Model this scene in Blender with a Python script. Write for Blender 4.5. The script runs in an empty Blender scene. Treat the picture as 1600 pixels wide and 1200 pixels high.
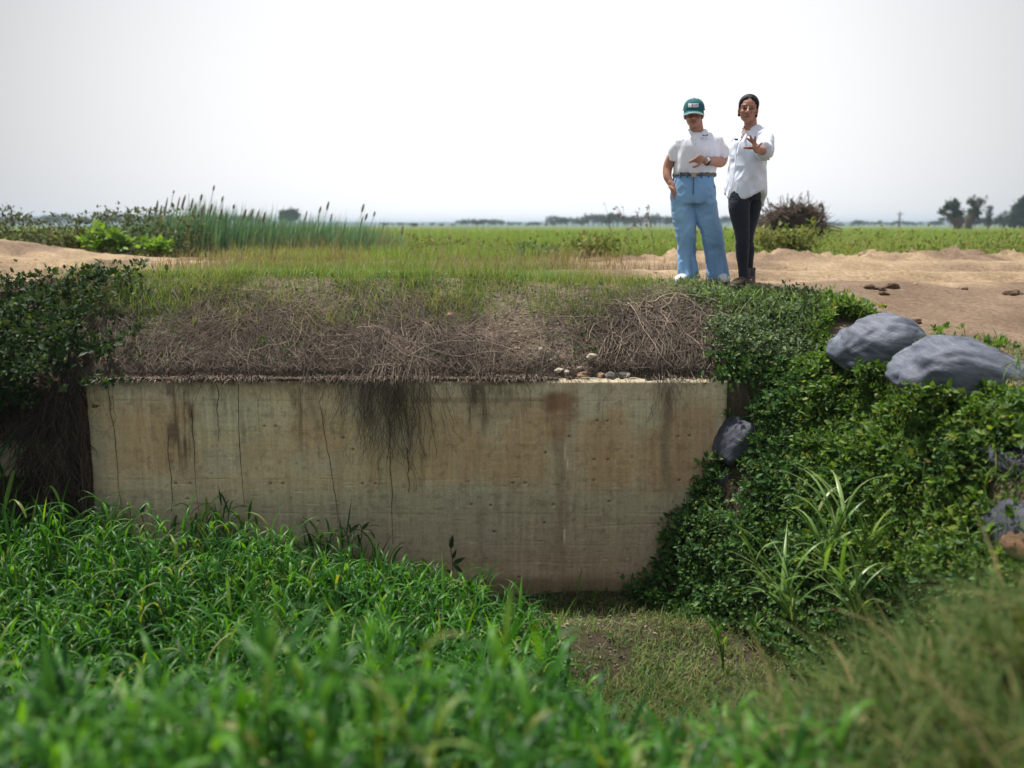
import bpy, bmesh, math, random
import numpy as np
rng = np.random.default_rng(7); random.seed(7)
S = bpy.context.scene; COL = S.collection
R = math.radians

# ---------------------------------------------------------------- camera
FPX, PITCH, CAMZ, SHIFT = 1300.0, R(8), 2.5, 65.3
cam = bpy.data.objects.new('camera', bpy.data.cameras.new('camera')); COL.objects.link(cam)
cam.location = (0, 0, CAMZ); cam.rotation_euler = (R(90) - PITCH, 0, 0)
cam.data.sensor_width = 36; cam.data.lens = 36 * FPX / 1600; cam.data.shift_y = -SHIFT / 1600
cam.data.clip_start = 0.05; cam.data.clip_end = 6000
cam.data.dof.use_dof = True; cam.data.dof.focus_distance = 5.9; cam.data.dof.aperture_fstop = 1.25
S.camera = cam

# ---------------------------------------------------------------- light
SUN_EL, SUN_AZ = R(70), R(-52)          # azimuth from +Y towards +X
S.view_settings.view_transform = 'Standard'; S.view_settings.look = 'None'
S.view_settings.exposure = 0.32; S.view_settings.gamma = 1
sd = bpy.data.lights.new('sun', 'SUN'); sd.energy = 5.0; sd.angle = R(2.0); sd.color = (1, .955, .88)
sun = bpy.data.objects.new('sun', sd); COL.objects.link(sun)
from mathutils import Vector, Matrix
sdir = Vector((math.sin(SUN_AZ) * math.cos(SUN_EL), math.cos(SUN_AZ) * math.cos(SUN_EL), math.sin(SUN_EL)))
sun.rotation_euler = sdir.to_track_quat('Z', 'Y').to_euler()
W = bpy.data.worlds.new('World'); S.world = W; W.use_nodes = True
nt = W.node_tree; nt.nodes.clear()
def wn(t, **k):
    n = nt.nodes.new(t)
    for a, b in k.items(): setattr(n, a, b)
    return n
sky = wn('ShaderNodeTexSky', sky_type='NISHITA', sun_disc=False, sun_elevation=SUN_EL, sun_rotation=SUN_AZ, dust_density=6.0, air_density=1.0)
tc = wn('ShaderNodeTexCoord')
dp = wn('ShaderNodeVectorMath', operation='DOT_PRODUCT'); g = Vector((0.02, 1, 0.04)).normalized(); dp.inputs[1].default_value = g
mr = wn('ShaderNodeMapRange', interpolation_type='LINEAR'); mr.inputs[1].default_value = .81; mr.inputs[2].default_value = .99
mr.inputs[3].default_value = 4.8; mr.inputs[4].default_value = 9.9
ns = wn('ShaderNodeTexNoise'); ns.inputs['Scale'].default_value = 2.2; ns.inputs['Detail'].default_value = 3
ml = wn('ShaderNodeMath', operation='MULTIPLY_ADD'); ml.inputs[1].default_value = 0.12; ml.inputs[2].default_value = 0.94
m2 = wn('ShaderNodeMath', operation='MULTIPLY')
cx = wn('ShaderNodeVectorMath', operation='SCALE'); cx.inputs[0].default_value = (.985, .99, 1.0)
mx = wn('ShaderNodeMix', data_type='RGBA'); mx.inputs[0].default_value = .93
bg = wn('ShaderNodeBackground'); bg.inputs['Strength'].default_value = .1
out = wn('ShaderNodeOutputWorld'); L = nt.links.new
L(tc.outputs['Generated'], dp.inputs[0]); L(dp.outputs['Value'], mr.inputs[0]); L(tc.outputs['Generated'], ns.inputs['Vector'])
L(ns.outputs['Fac'], ml.inputs[0]); L(mr.outputs[0], m2.inputs[0]); L(ml.outputs[0], m2.inputs[1]); L(m2.outputs[0], cx.inputs['Scale'])
L(sky.outputs[0], mx.inputs[6]); L(cx.outputs[0], mx.inputs[7]); L(mx.outputs[2], bg.inputs['Color']); L(bg.outputs[0], out.inputs['Surface'])

# ---------------------------------------------------------------- helpers
def ray(px, py):
    u = (px - 800) / FPX; v = (600 - py - SHIFT) / FPX; c, s = math.cos(PITCH), math.sin(PITCH)
    return np.array([u, c + v * s, -s + v * c])
def at(px, py, Y):
    d = ray(px, py); return np.array([0, 0, CAMZ]) + d * (Y / d[1])
def atz(px, py, Z):
    d = ray(px, py); return np.array([0, 0, CAMZ]) + d * ((Z - CAMZ) / d[2])
def ss(a, b, x):
    t = np.clip((x - a) / (b - a), 0, 1); return t * t * (3 - 2 * t)
def _h(ix, iy, iz):
    n = (ix.astype(np.int64) * 374761393 + iy.astype(np.int64) * 668265263 + iz.astype(np.int64) * 2147483647 + 1274126177) & 0xffffffff
    n = ((n ^ (n >> 13)) * 1274126177) & 0xffffffff
    return ((n ^ (n >> 16)) & 0xffffff) / float(0xffffff)
def vn(x, y, z=0.0):
    x, y, z = np.broadcast_arrays(np.asarray(x, float), np.asarray(y, float), np.asarray(z, float))
    ix, iy, iz = np.floor(x), np.floor(y), np.floor(z); fx, fy, fz = x - ix, y - iy, z - iz
    fx, fy, fz = [f * f * (3 - 2 * f) for f in (fx, fy, fz)]
    r = 0
    for a in (0, 1):
        for b in (0, 1):
            for c in (0, 1):
                r = r + _h(ix + a, iy + b, iz + c) * (fx if a else 1 - fx) * (fy if b else 1 - fy) * (fz if c else 1 - fz)
    return r
def fbm(x, y, z=0.0, o=4):
    r, a, s = 0, .5, 1.0
    for k in range(o):
        r = r + a * vn(np.asarray(x) * s + 13.7 * k, np.asarray(y) * s + 7.3 * k, np.asarray(z) * s + 3.1 * k); a *= .5; s *= 2.03
    return r / (1 - .5 ** o)

def tag(o, label=None, cat=None, group=None, kind=None):
    if label: o['label'] = label
    if cat: o['category'] = cat
    if group: o['group'] = group
    if kind: o['kind'] = kind
    return o
def empty(name, loc, label, cat, group=None):
    o = bpy.data.objects.new(name, None); o.empty_display_size = .2; o.location = loc; COL.objects.link(o)
    return tag(o, label, cat, group)
def mesh(name, V, F, mat, parent=None, smooth=True, col=None, sharp=False):
    """V (N,3); F list of arrays (M,k). One mesh object."""
    V = np.asarray(V, np.float32)
    if not isinstance(F, list) or (len(F) and not isinstance(F[0], np.ndarray)): F = [np.asarray(f) for f in ([F] if isinstance(F, np.ndarray) else F)]
    F = [f if f.ndim == 2 else f[None] for f in F if len(f)]
    me = bpy.data.meshes.new(name)
    nl = sum(f.size for f in F); nf = sum(len(f) for f in F)
    me.vertices.add(len(V)); me.vertices.foreach_set('co', V.ravel())
    me.loops.add(nl); me.polygons.add(nf)
    me.loops.foreach_set('vertex_index', np.concatenate([f.ravel() for f in F]).astype(np.int32))
    cnt = np.concatenate([np.full(len(f), f.shape[1]) for f in F])
    st = np.concatenate([[0], np.cumsum(cnt)[:-1]]).astype(np.int32)
    me.polygons.foreach_set('loop_start', st)
    me.polygons.foreach_set('use_smooth', np.full(nf, smooth))
    me.update(calc_edges=True); me.validate()
    if col is not None:
        a = me.color_attributes.new('Col', 'FLOAT_COLOR', 'POINT')
        c = np.ones((len(V), 4), np.float32); c[:, :3] = col; a.data.foreach_set('color', c.ravel())
    if mat: me.materials.append(mat)
    o = bpy.data.objects.new(name, me); COL.objects.link(o)
    if parent: o.parent = parent
    return o
class Acc:
    def __init__(s): s.V = []; s.F = []; s.C = []; s.n = 0
    def add(s, V, F, col=None):
        V = np.asarray(V, float)
        for f in (F if isinstance(F, list) else [F]):
            f = np.asarray(f); s.F.append((f if f.ndim == 2 else f[None]) + s.n)
        s.V.append(V); s.n += len(V); s.C.append(np.tile(col if col is not None else (1, 1, 1), (len(V), 1)) if np.ndim(col) < 2 else col)
        return s
    def build(s, name, mat, parent=None, smooth=True, usecol=False):
        return mesh(name, np.concatenate(s.V), s.F, mat, parent, smooth, np.concatenate(s.C) if usecol else None)

def unit(v): return v / np.maximum(np.linalg.norm(v, axis=-1, keepdims=True), 1e-9)
def blades(P, H, Wd, az, th0, th1, S_=6, pw=1.4, crease=True, wp=None):
    N = len(P); H, Wd, az, th0, th1 = [np.broadcast_to(np.asarray(a, float), (N,)) for a in (H, Wd, az, th0, th1)]
    d = np.stack([np.cos(az), np.sin(az), 0 * az], 1); sd_ = np.stack([-np.sin(az), np.cos(az), 0 * az], 1)
    t = np.linspace(0, 1, S_ + 1); tm = (t[1:] + t[:-1]) / 2
    th = th0[:, None] + (th1 - th0)[:, None] * tm[None] ** pw
    seg = (H / S_)[:, None, None] * (np.sin(th)[..., None] * d[:, None] + np.cos(th)[..., None] * np.array([0, 0, 1.]))
    C = np.concatenate([np.zeros((N, 1, 3)), np.cumsum(seg, 1)], 1) + P[:, None]
    w = (.55 + .45 * np.sin(np.pi * np.minimum(t * 1.3, 1))) * (1 - t ** 3) if wp is None else wp(t)
    w = np.maximum(w, .04)[None, :, None] * Wd[:, None, None] * .5
    nrm = np.cross(sd_[:, None], unit(np.concatenate([seg, seg[:, -1:]], 1)))
    Lf = C - w * sd_[:, None]; Rt = C + w * sd_[:, None]
    if crease:
        M = C - nrm * w * .45
        V = np.stack([Lf, M, Rt], 2).reshape(N, -1, 3); k = 3
    else:
        V = np.stack([Lf, Rt], 2).reshape(N, -1, 3); k = 2
    per = (S_ + 1) * k; fs = []
    for i in range(S_):
        for j in range(k - 1):
            a = i * k + j; fs.append([a, a + 1, a + k + 1, a + k])
    F = (np.array(fs)[None] + (np.arange(N) * per)[:, None, None]).reshape(-1, 4)
    return V.reshape(-1, 3), F
def stamp(T, TF, P, X, Z, sc):
    """stamp a template at P; X leaf axis, Z approx normal."""
    X = unit(X); Y = unit(np.cross(Z, X)); Z = np.cross(X, Y); N = len(P)
    sc = np.broadcast_to(np.asarray(sc, float), (N,)) if np.ndim(sc) < 2 else sc
    s3 = sc[:, None, None] if sc.ndim == 1 else sc[:, None, :]
    L_ = T[None] * s3
    V = P[:, None] + L_[..., :1] * X[:, None] + L_[..., 1:2] * Y[:, None] + L_[..., 2:] * Z[:, None]
    F = (TF[None] + (np.arange(N) * len(T))[:, None, None]).reshape(-1, TF.shape[1])
    return V.reshape(-1, 3), F
LEAF = np.array([[0, 0, 0], [.3, .20, .05], [.3, 0, 0], [.3, -.20, .05], [.68, .17, .03], [.7, 0, -.03], [.68, -.17, .03], [1, 0, -.12]])
LEAFF = np.array([[0, 2, 1, 1], [0, 3, 2, 2], [1, 2, 5, 4], [2, 3, 6, 5], [4, 5, 7, 7], [5, 6, 7, 7]])
def leaf_tris():
    t = []
    for f in LEAFF:
        t.append([f[0], f[1], f[2]])
        if f[2] != f[3]: t.append([f[0], f[2], f[3]])
    return np.array(t)
LT = leaf_tris()
def rdir(n):
    v = rng.normal(size=(n, 3)); return unit(v)
def tubes(P, rad, sides=3, cap=False):
    """P (N,K,3) polylines, rad (N,K)"""
    N, K, _ = P.shape; T = unit(np.gradient(P, axis=1))
    ref = np.where(np.abs(T[..., 2:3]) > .8, np.array([1., 0, 0]), np.array([0, 0, 1.]))
    A = unit(np.cross(T, ref)); B = np.cross(T, A); an = np.arange(sides) * 2 * np.pi / sides
    V = P[:, :, None] + rad[..., None, None] * (np.cos(an)[:, None] * A[:, :, None] + np.sin(an)[:, None] * B[:, :, None])
    f = [[k * sides + j, k * sides + (j + 1) % sides, (k + 1) * sides + (j + 1) % sides, (k + 1) * sides + j] for k in range(K - 1) for j in range(sides)]
    F = (np.array(f)[None] + (np.arange(N) * K * sides)[:, None, None]).reshape(-1, 4)
    return V.reshape(-1, 3), F

# ---------------------------------------------------------------- materials
class NT:
    def __init__(s, name):
        s.m = bpy.data.materials.new(name); s.m.use_nodes = True; s.t = s.m.node_tree; s.t.nodes.clear()
        s.out = s.n('ShaderNodeOutputMaterial')
    def n(s, ty, ins=None, **props):
        n = s.t.nodes.new(ty)
        for k, v in props.items(): setattr(n, k, v)
        for k, v in (ins or {}).items(): s.set(n.inputs[k], v)
        return n
    def set(s, sock, v):
        if isinstance(v, bpy.types.Node): v = v.outputs[0]
        if isinstance(v, bpy.types.NodeSocket): s.t.links.new(v, sock)
        else:
            if sock.type == 'RGBA' and len(v) == 3: v = (*v, 1)
            sock.default_value = v
    def noise(s, scale, detail=4, vec=None, rough=.55, dist=0):
        n = s.n('ShaderNodeTexNoise', {'Scale': scale, 'Detail': detail, 'Roughness': rough, 'Distortion': dist})
        if vec is None: vec = s.obj()
        s.set(n.inputs['Vector'], vec); return n.outputs['Fac']
    def obj(s):
        if not hasattr(s, '_o'): s._o = s.n('ShaderNodeTexCoord').outputs['Object']
        return s._o
    def map(s, scale, vec=None):
        n = s.n('ShaderNodeMapping', {'Scale': scale}); s.set(n.inputs['Vector'], vec if vec is not None else s.obj()); return n.outputs[0]
    def ramp(s, fac, stops):
        n = s.n('ShaderNodeValToRGB'); s.set(n.inputs[0], fac); e = n.color_ramp.elements
        while len(e) < len(stops): e.new(.5)
        for q, (p, c) in zip(e, stops): q.position = p; q.color = (*c, 1) if len(c) == 3 else c
        return n.outputs[0]
    def mix(s, f, a, b, blend='MIX'):
        n = s.n('ShaderNodeMix', data_type='RGBA', blend_type=blend); s.set(n.inputs[0], f); s.set(n.inputs[6], a); s.set(n.inputs[7], b); return n.outputs[2]
    def math(s, op, a, b=0.0, c=0.0):
        n = s.n('ShaderNodeMath', operation=op); s.set(n.inputs[0], a); s.set(n.inputs[1], b); s.set(n.inputs[2], c); return n.outputs[0]
    def col(s): return s.n('ShaderNodeVertexColor', layer_name='Col').outputs['Color']
    def island(s): return s.n('ShaderNodeNewGeometry').outputs['Random Per Island']
    def bump(s, h, strength=.3, dist=.02):
        return s.n('ShaderNodeBump', {'Height': h, 'Strength': strength, 'Distance': dist}).outputs[0]
    def pbr(s, color, rough=.8, spec=.3, normal=None, transl=0, tcol=None, metal=0, sheen=0):
        p = s.n('ShaderNodeBsdfPrincipled'); s.set(p.inputs['Base Color'], color); s.set(p.inputs['Roughness'], rough)
        s.set(p.inputs['Specular IOR Level'], spec); p.inputs['Metallic'].default_value = metal
        if sheen: p.inputs['Sheen Weight'].default_value = sheen
        if normal is not None: s.set(p.inputs['Normal'], normal)
        o = p.outputs[0]
        if transl:
            tr = s.n('ShaderNodeBsdfTranslucent'); s.set(tr.inputs[0], tcol if tcol is not None else color)
            mm = s.n('ShaderNodeMixShader', {0: transl}); s.set(mm.inputs[1], o); s.set(mm.inputs[2], tr.outputs[0]); o = mm.outputs[0]
        s.t.links.new(o, s.out.inputs[0]); return s.m
def foliage(name, stops, rough=.5, spec=.35, transl=.35, patch=1.2, tmul=(1.5, 1.6, .5), pcol=None, pamt=.5):
    t = NT(name); c = t.ramp(t.island(), stops)
    if pcol is not None:
        f = t.ramp(t.noise(patch, 3), [(.42, (0, 0, 0)), (.62, (1, 1, 1))]); f = t.math('MULTIPLY', f, pamt); c = t.mix(f, c, pcol)
    tcol = t.mix(1.0, c, tmul, 'MULTIPLY')
    return t.pbr(c, rough, spec, None, transl, tcol)
def simple(name, c, rough=.8, spec=.3, nscale=None, var=.25, bumps=0, metal=0, sheen=0, usecol=False):
    t = NT(name); base = t.col() if usecol else t.n('ShaderNodeRGB').outputs[0]
    if not usecol: base.default_value = (*c, 1)
    nrm = None
    if nscale:
        f = t.noise(nscale, 5); base = t.mix(1.0, base, t.ramp(f, [(.3, (1 - var,) * 3), (.7, (1 + var,) * 3)]), 'MULTIPLY')
        if bumps: nrm = t.bump(f, bumps, .01)
    return t.pbr(base, rough, spec, nrm, metal=metal, sheen=sheen)
# ---------------------------------------------------------------- terrain
WX0, WX1 = at(130, 600, 5.5)[0], at(1137, 600, 5.5)[0]
WZ1 = at(800, 592, 5.5)[2]; WZ0 = 0.0
def H(x, y, cap=False):
    """height of the ground (world)"""
    x, y = np.broadcast_arrays(np.asarray(x, float), np.asarray(y, float))
    n1 = fbm(x * .7 + 5, y * .7, 1) - .5; n2 = fbm(x * 3, y * 3, 2) - .5; n3 = fbm(x * 11, y * 11, 4, 3) - .5
    floor = 0.08 + .10 * n1 + .05 * n2 + .02 * n3
    floor = floor - .13 * ss(4.7, 5.2, y)
    # near bank the camera stands on
    nb = floor + 1.15 * ss(3.4, 1.2, y) + .62 * ss(.25, 1.5, x) * ss(3.5, 2.1, y)
    # plateau with the road
    road = 2.018 + .04 * n1 + .012 * n2
    road = road - .30 * ss(1.9, 3.2, x) * ss(7.2, 4.8, y)
    # ruts along the road
    yy = y + .25 * np.sin(x * .35) + .5 * n1
    for c, a, w in ((7.75, .05, .14), (9.3, .06, .2), (10.3, .04, .14)):
        road = road - 1.4 * a * np.exp(-((yy - c) / w) ** 2) + a * .9 * np.exp(-((yy - c - 2.2 * w) / w) ** 2)
    # berm on the far side, spoil heap on the left
    road = road + (.06 + .16 * n2 + .12 * n3) * np.exp(-((y - 11.6 - .3 * n1) / .45) ** 2) * ss(.8, 2.2, x) * (1 - ss(7, 9, x))
    road = road + .27 * np.exp(-((x + 7.4) / 1.8) ** 2 - ((y - 11.0) / 1.0) ** 2) * (1 + .5 * n2)
    road = road + (.10 * n2 + .06 * n3) * ss(10.6, 11.6, y) * (1 - ss(12.6, 13.5, y))
    # field
    fld = 1.80 - .35 * ss(1, -2, x) + .05 * n1
    road = road + (.022 * n2 + .02 * n3 * ss(.5, .62, fbm(x * .9, y * .9, 14))); plate = road + (fld - road) * ss(12.2, 13.6, y)
    plate = np.where(y > 13.6, fld + (1.95 - fld) * ss(30, 90, y), plate)
    # slope above the wall
    t = np.clip((y - 5.56) / 1.15, 0, 1)
    top = WZ1 - .02 + (plate - WZ1 + .02) * (t ** .72) + .07 * np.sin(np.pi * t) * (1 + 2.5 * n1) + .05 * n2 * np.sin(np.pi * t)
    top = top + .07 * np.exp(-((y - 6.65) / .28) ** 2) * ss(-4.2, -3.2, x) * (1 - ss(-.3, .8, x))
    # right bank
    # the bank turns along the ditch towards the camera
    xt = np.interp(y, [2.6, 3.4, 4.0, 4.7, 5.4, 5.8], [1.75, 1.85, 1.75, 1.5, .98, 1.1])
    xT = np.interp(y, [2.6, 3.6, 4.3, 4.9, 5.4, 5.9, 6.6], [2.75, 2.55, 2.50, 2.45, 2.25, 1.85, 1.5])
    f = np.clip((x - xt) / (xT - xt), 0, 1)
    T = np.minimum(plate, 2.02 - .30 * ss(7.0, 5.0, y))
    rb = floor + (T - floor) * (f ** .85) + .12 * np.sin(np.pi * f) * (1 + 2 * n1)
    step = np.where(x < WX0 - .02, 6.45 if not cap else 5.5, 5.55)
    back = np.where(y > step, np.where(x < WX0 - .02, top, top), floor)
    z = np.where(y < 5.3, nb, floor)
    z = np.where(y > step, top, z)
    z = np.where((x > .8), np.maximum(z, rb), z)
    return z
def grid(xs, ys, zf):
    X, Y = np.meshgrid(xs, ys); Z = zf(X, Y); nx = len(xs); V = np.stack([X, Y, Z], -1).reshape(-1, 3)
    i = np.arange((len(ys) - 1) * nx).reshape(-1, nx)[:, :-1].ravel()
    return V, np.stack([i, i + 1, i + nx + 1, i + nx], 1)
def axis(fine0, fine1, st, far, ratio=1.25):
    a = list(np.arange(fine0, fine1, st)); s = st
    while a[-1] < far: s *= ratio; a.append(a[-1] + s)
    return a
xr = axis(0, 5.0, .035, 1250, 1.13); xs = np.array([-v for v in xr[:0:-1]] + xr)
ys = np.array([-30, -15, -8, -4, -2, -1] + list(np.arange(-.5, 5.51, .05)) + [5.54, 5.555, 5.58, 5.62, 5.66, 5.7] + axis(5.75, 13.9, .045, 1500, 1.12))
V, F = grid(xs, ys, H)
# colour: rgb = (dry sand, damp dark soil, greenish)
def ground_cols(V):
    x, y, z = V.T
    n = fbm(x * 1.3, y * 1.3, 9); n_ = fbm(x * 5, y * 5, 3)
    ditch = 1 - ss(.9, 1.6, z + .3 * (n_ - .5))
    slope = ss(5.4, 5.6, y) * (1 - ss(6.4, 6.9, y + .3 * (n - .5))) * (1 - ss(2.3, 2.9, x))
    xt = np.interp(y, [2.6, 3.4, 4.0, 4.7, 5.4, 5.8], [1.75, 1.85, 1.75, 1.5, .98, 1.1]); bank = ss(xt - .1, xt + .1, x) * (1 - ss(2.62, 2.85, x + .3 * (n_ - .5))) * (1 - ss(6.2, 6.6, y + .3 * (n - .5)))
    slope = np.maximum(slope, bank); far = ss(11.9, 13.2, y + 1.2 * (n - .5))
    c = np.zeros((len(V), 3)); sand = np.array([.42, .315, .205]); sand2 = np.array([.245, .175, .125]); damp = np.array([.070, .054, .040]); sl = np.array([.25, .205, .155]); fg = np.array([.13, .17, .05])
    tr = ss(-3.8, -2.9, x) * (1 - ss(.2, 1.4, x)) * ss(7.4, 8.2, y + .5 * n_); far = np.maximum(far, tr * (.55 + .5 * n_))
    k = ss(.40, .66, n + .22 * ss(1.4, 2.4, x) * ss(7.3, 6.6, y) + .16 * (1 - ss(6.6, 7.9, y)))[:, None]
    c = sand * (1 - k) + sand2 * k
    c = c * (1 - slope[:, None]) + sl * slope[:, None]; c = c * (1 - ditch[:, None]) + damp * ditch[:, None]; c = c * (1 - far[:, None]) + fg * far[:, None]
    return c
def soil_mat():
    t = NT('soil'); n = t.noise(2.3, 8, rough=.65); n2 = t.noise(28, 6, rough=.7); n3 = t.noise(140, 3)
    c = t.mix(1.0, t.col(), t.ramp(n, [(.3, (.72, .70, .68)), (.7, (1.25, 1.25, 1.25))]), 'MULTIPLY')
    c = t.mix(1.0, c, t.ramp(n2, [(.35, (.70, .69, .68)), (.62, (1.15, 1.15, 1.15))]), 'MULTIPLY')
    h = t.math('MULTIPLY_ADD', n2, .8, t.math('MULTIPLY', n3, .35))
    return t.pbr(c, .93, .15, t.bump(h, .8, .05))
M_soil = soil_mat()
g = mesh('ground', V, F, M_soil, col=ground_cols(V)); tag(g, 'bare brown soil and field ground around the ditch', kind='structure')

# dirt road: its own sheet with a ragged edge, 5 mm above the ground
xs2 = np.array([-60, -40, -28, -20, -16, -13] + list(np.arange(-11, 11, .05)) + [13, 16, 20, 28, 40, 60]); ys2 = np.arange(6.75, 12.2, .04)
def roadz(X, Y): return H(X, Y) + .006 - .05 * (1 - ss(7.05, 7.35, Y + .5 * (fbm(X * 1.7, Y * 1.7, 8) - .5) * -1)) + .035 * np.maximum(fbm(X * 6, Y * 9, 5) - .55, 0) * 2
V, F = grid(xs2, ys2, roadz); cx_, cy_ = V[F[:, 0], 0], V[F[:, 0], 1]
e = fbm(cx_ * 1.7, cy_ * 1.7, 8) - .5
F = F[(cy_ > 6.95 + .5 * e) & (cy_ < 11.75 + .9 * e)]
rd = mesh('dirt_road', V, F, M_soil, col=ground_cols(V)); tag(rd, 'pale sandy dirt road with wheel ruts', kind='structure')

# ---------------------------------------------------------------- the concrete wall
def wall_mat():
    t = NT('old_concrete'); c = t.col(); ob = t.obj()
    st = t.noise(1.0, 7, t.map((30, 1, 1.7)), .7)      # run-off streaks
    fine = t.noise(55, 5, rough=.75); band = t.noise(1.0, 5, t.map((1.1, 1, 21)), .6)
    c = t.mix(1.0, c, t.ramp(st, [(.32, (.80, .79, .77)), (.68, (1.15, 1.15, 1.15))]), 'MULTIPLY')
    c = t.mix(1.0, c, t.ramp(fine, [(.3, (.80, .80, .80)), (.7, (1.15, 1.15, 1.15))]), 'MULTIPLY')
    c = t.mix(1.0, c, t.ramp(band, [(.3, (.94, .94, .94)), (.7, (1.05, 1.05, 1.05))]), 'MULTIPLY')
    h = t.math('MULTIPLY_ADD', band, .7, t.math('MULTIPLY', fine, .5))
    return t.pbr(c, .88, .2, t.bump(h, .45, .012))
M_conc = wall_mat()
def box(x0, x1, y0, y1, z0, z1):
    v = np.array([[x, y, z] for x in (x0, x1) for y in (y0, y1) for z in (z0, z1)], float)
    f = np.array([[0, 1, 3, 2], [4, 6, 7, 5], [0, 4, 5, 1], [2, 3, 7, 6], [0, 2, 6, 4], [1, 5, 7, 3]]); return v, f
def wpx(px): return (px - 130) / (1137 - 130) * (WX1 - WX0) + WX0
def wpz(py): return WZ1 - (py - 592) / (918 - 592) * (WZ1 - at(800, 918, 5.5)[2])
nu, nv = 820, 330
us = np.linspace(WX0, WX1, nu); zs = np.linspace(WZ0 - .1, WZ1, nv); X, Z = np.meshgrid(us, zs)
top_n = (fbm(X * 4, 1.0, 3) - .5) * .026 + (fbm(X * 18, 1.0, 3) - .5) * .014 - .015 * ss(.62, .72, fbm(X * 7, 1.0, 9))
k = ss(WZ1 - .1, WZ1, Z); Z = Z + top_n * k
edge = np.maximum(ss(WX1 - .02, WX1, X), ss(WX0 + .02, WX0, X))
Yd = 5.5 + .010 * (fbm(X * 1.2, Z * 2.2, 2) - .5) + .004 * (fbm(X * 9, Z * 25, 7) - .5) + edge * .012 + .012 * ss(WZ1 - .03, WZ1, Z) * (1 + 1.5 * fbm(X * 9, 1.0, 4))
PX = (X - WX0) / (WX1 - WX0) * 1007 + 130; PY = 592 + (WZ1 - Z) / (WZ1 - at(800, 918, 5.5)[2]) * 326
def bx(a, b, c, d, s=10, s2=8, wob=26):
    s, s2 = s * 1.25, s2 * 1.25
    w1 = (fbm(PX / 38, PY / 24, 11) - .5) * wob * 2; w2 = (fbm(PX / 20, PY / 40, 12) - .5) * wob * 1.6
    return ss(a - s, a + s, PX + w1) * (1 - ss(b - s, b + s, PX + w1)) * ss(c - s2, c + s2, PY + w2) * (1 - ss(d - s2, d + s2, PY + w2))
N_ = fbm(PX / 70, PY / 45, 21); N2_ = fbm(PX / 12, PY / 55, 22); N3_ = fbm(PX / 9, PY / 9, 23)
streak = fbm(PX / 6, PY / 130, 24)
C = np.ones((nv, nu, 3)) * np.array([.300, .272, .200])
def blend(c, m): 
    global C
    m = np.clip(m, 0, 1)[..., None]; C = C * (1 - m) + np.array(c) * m
blend((.29, .285, .24), ss(.45, .6, N_) * .8)
ochre = (.275, .212, .140); green = (.30, .315, .25); dark = (.055, .046, .036); grey = (.215, .195, .165)
blend(ochre, bx(165, 300, 625, 735, 30, 14) * (.35 + .7 * N2_)); blend(ochre, bx(385, 540, 650, 715, 30, 16) * (.35 + .6 * N2_))
blend(ochre, bx(640, 790, 640, 755, 20, 14) * (.25 + .75 * N2_)); blend(ochre, bx(780, 880, 620, 745, 16, 12) * (.35 + .7 * N2_))
blend(ochre, bx(905, 990, 640, 765, 16, 12) * (.5 + .6 * N2_)); blend((.24, .185, .13), bx(1000, 1150, 628, 765, 18, 8) * (.45 + .6 * N2_))
blend((.25, .185, .12), bx(500, 1150, 690, 780, 40, 20) * ss(.45, .7, streak) * .5)
blend(green, bx(900, 950, 590, 655, 8, 6, 10) * .75); blend(green, bx(985, 1035, 618, 665, 8, 6, 10) * .8); blend(green, bx(1120, 1140, 600, 680, 6, 8, 8) * .6)
blend(green, bx(740, 785, 640, 690, 10, 16) * .6); blend(green, bx(855, 885, 690, 745, 6, 14) * .7); blend(green, bx(300, 440, 620, 690, 20, 14) * .5)
blend((.225, .235, .205), ss(735, 790, PY + 30 * (N_ - .5)) * .75 * (1 - ss(860, 900, PY)))
blend(grey, ss(745, 830, PY + 40 * (N_ - .5)) * .7)
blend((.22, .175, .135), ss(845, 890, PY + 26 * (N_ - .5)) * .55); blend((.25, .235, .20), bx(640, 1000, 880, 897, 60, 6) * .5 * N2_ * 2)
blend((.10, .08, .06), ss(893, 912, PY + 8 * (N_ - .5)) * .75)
blend((.31, .305, .25), bx(640, 1160, 585, 618, 12, 4, 4) * .75); blend((.165, .15, .12), bx(640, 905, 620, 628, 10, 2, 3) * .7)
blend((.13, .085, .06), bx(848, 888, 612, 640, 10, 5, 7)); blend((.17, .11, .075), bx(862, 890, 600, 700, 12, 24) * .7)
blend((.15, .13, .105), bx(868, 888, 690, 905, 4, 30, 5) * (.35 + .5 * streak))
blend((.105, .095, .08), bx(1036, 1050, 600, 760, 4, 34, 4) * .65)
for a, b, d, q in ((258, 296, 735, .75), (370, 384, 720, .5), (452, 472, 690, .6), (480, 500, 650, .6), (570, 650, 690, .25), (722, 800, 625, .9), (730, 762, 668, .8), (140, 170, 640, .35), (930, 948, 640, .3), (335, 352, 660, .4)):
    blend(dark, bx(a, b, 580, d, 9, 40, 20) * q * 1.1 * ss(.3, .55, fbm(PX / 4.5, PY / 60, a * .1)) * ss(.30, .62, streak * .6 + N3_ * .4 + .08))
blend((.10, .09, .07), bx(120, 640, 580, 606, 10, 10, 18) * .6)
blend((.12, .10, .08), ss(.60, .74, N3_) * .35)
blend((.085, .068, .052), (1 - ss(595, 603, PY + 12 * (fbm(PX / 14, 1.0, 31) - .5))) * (1 - ss(840, 870, PX)) * .92)
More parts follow.
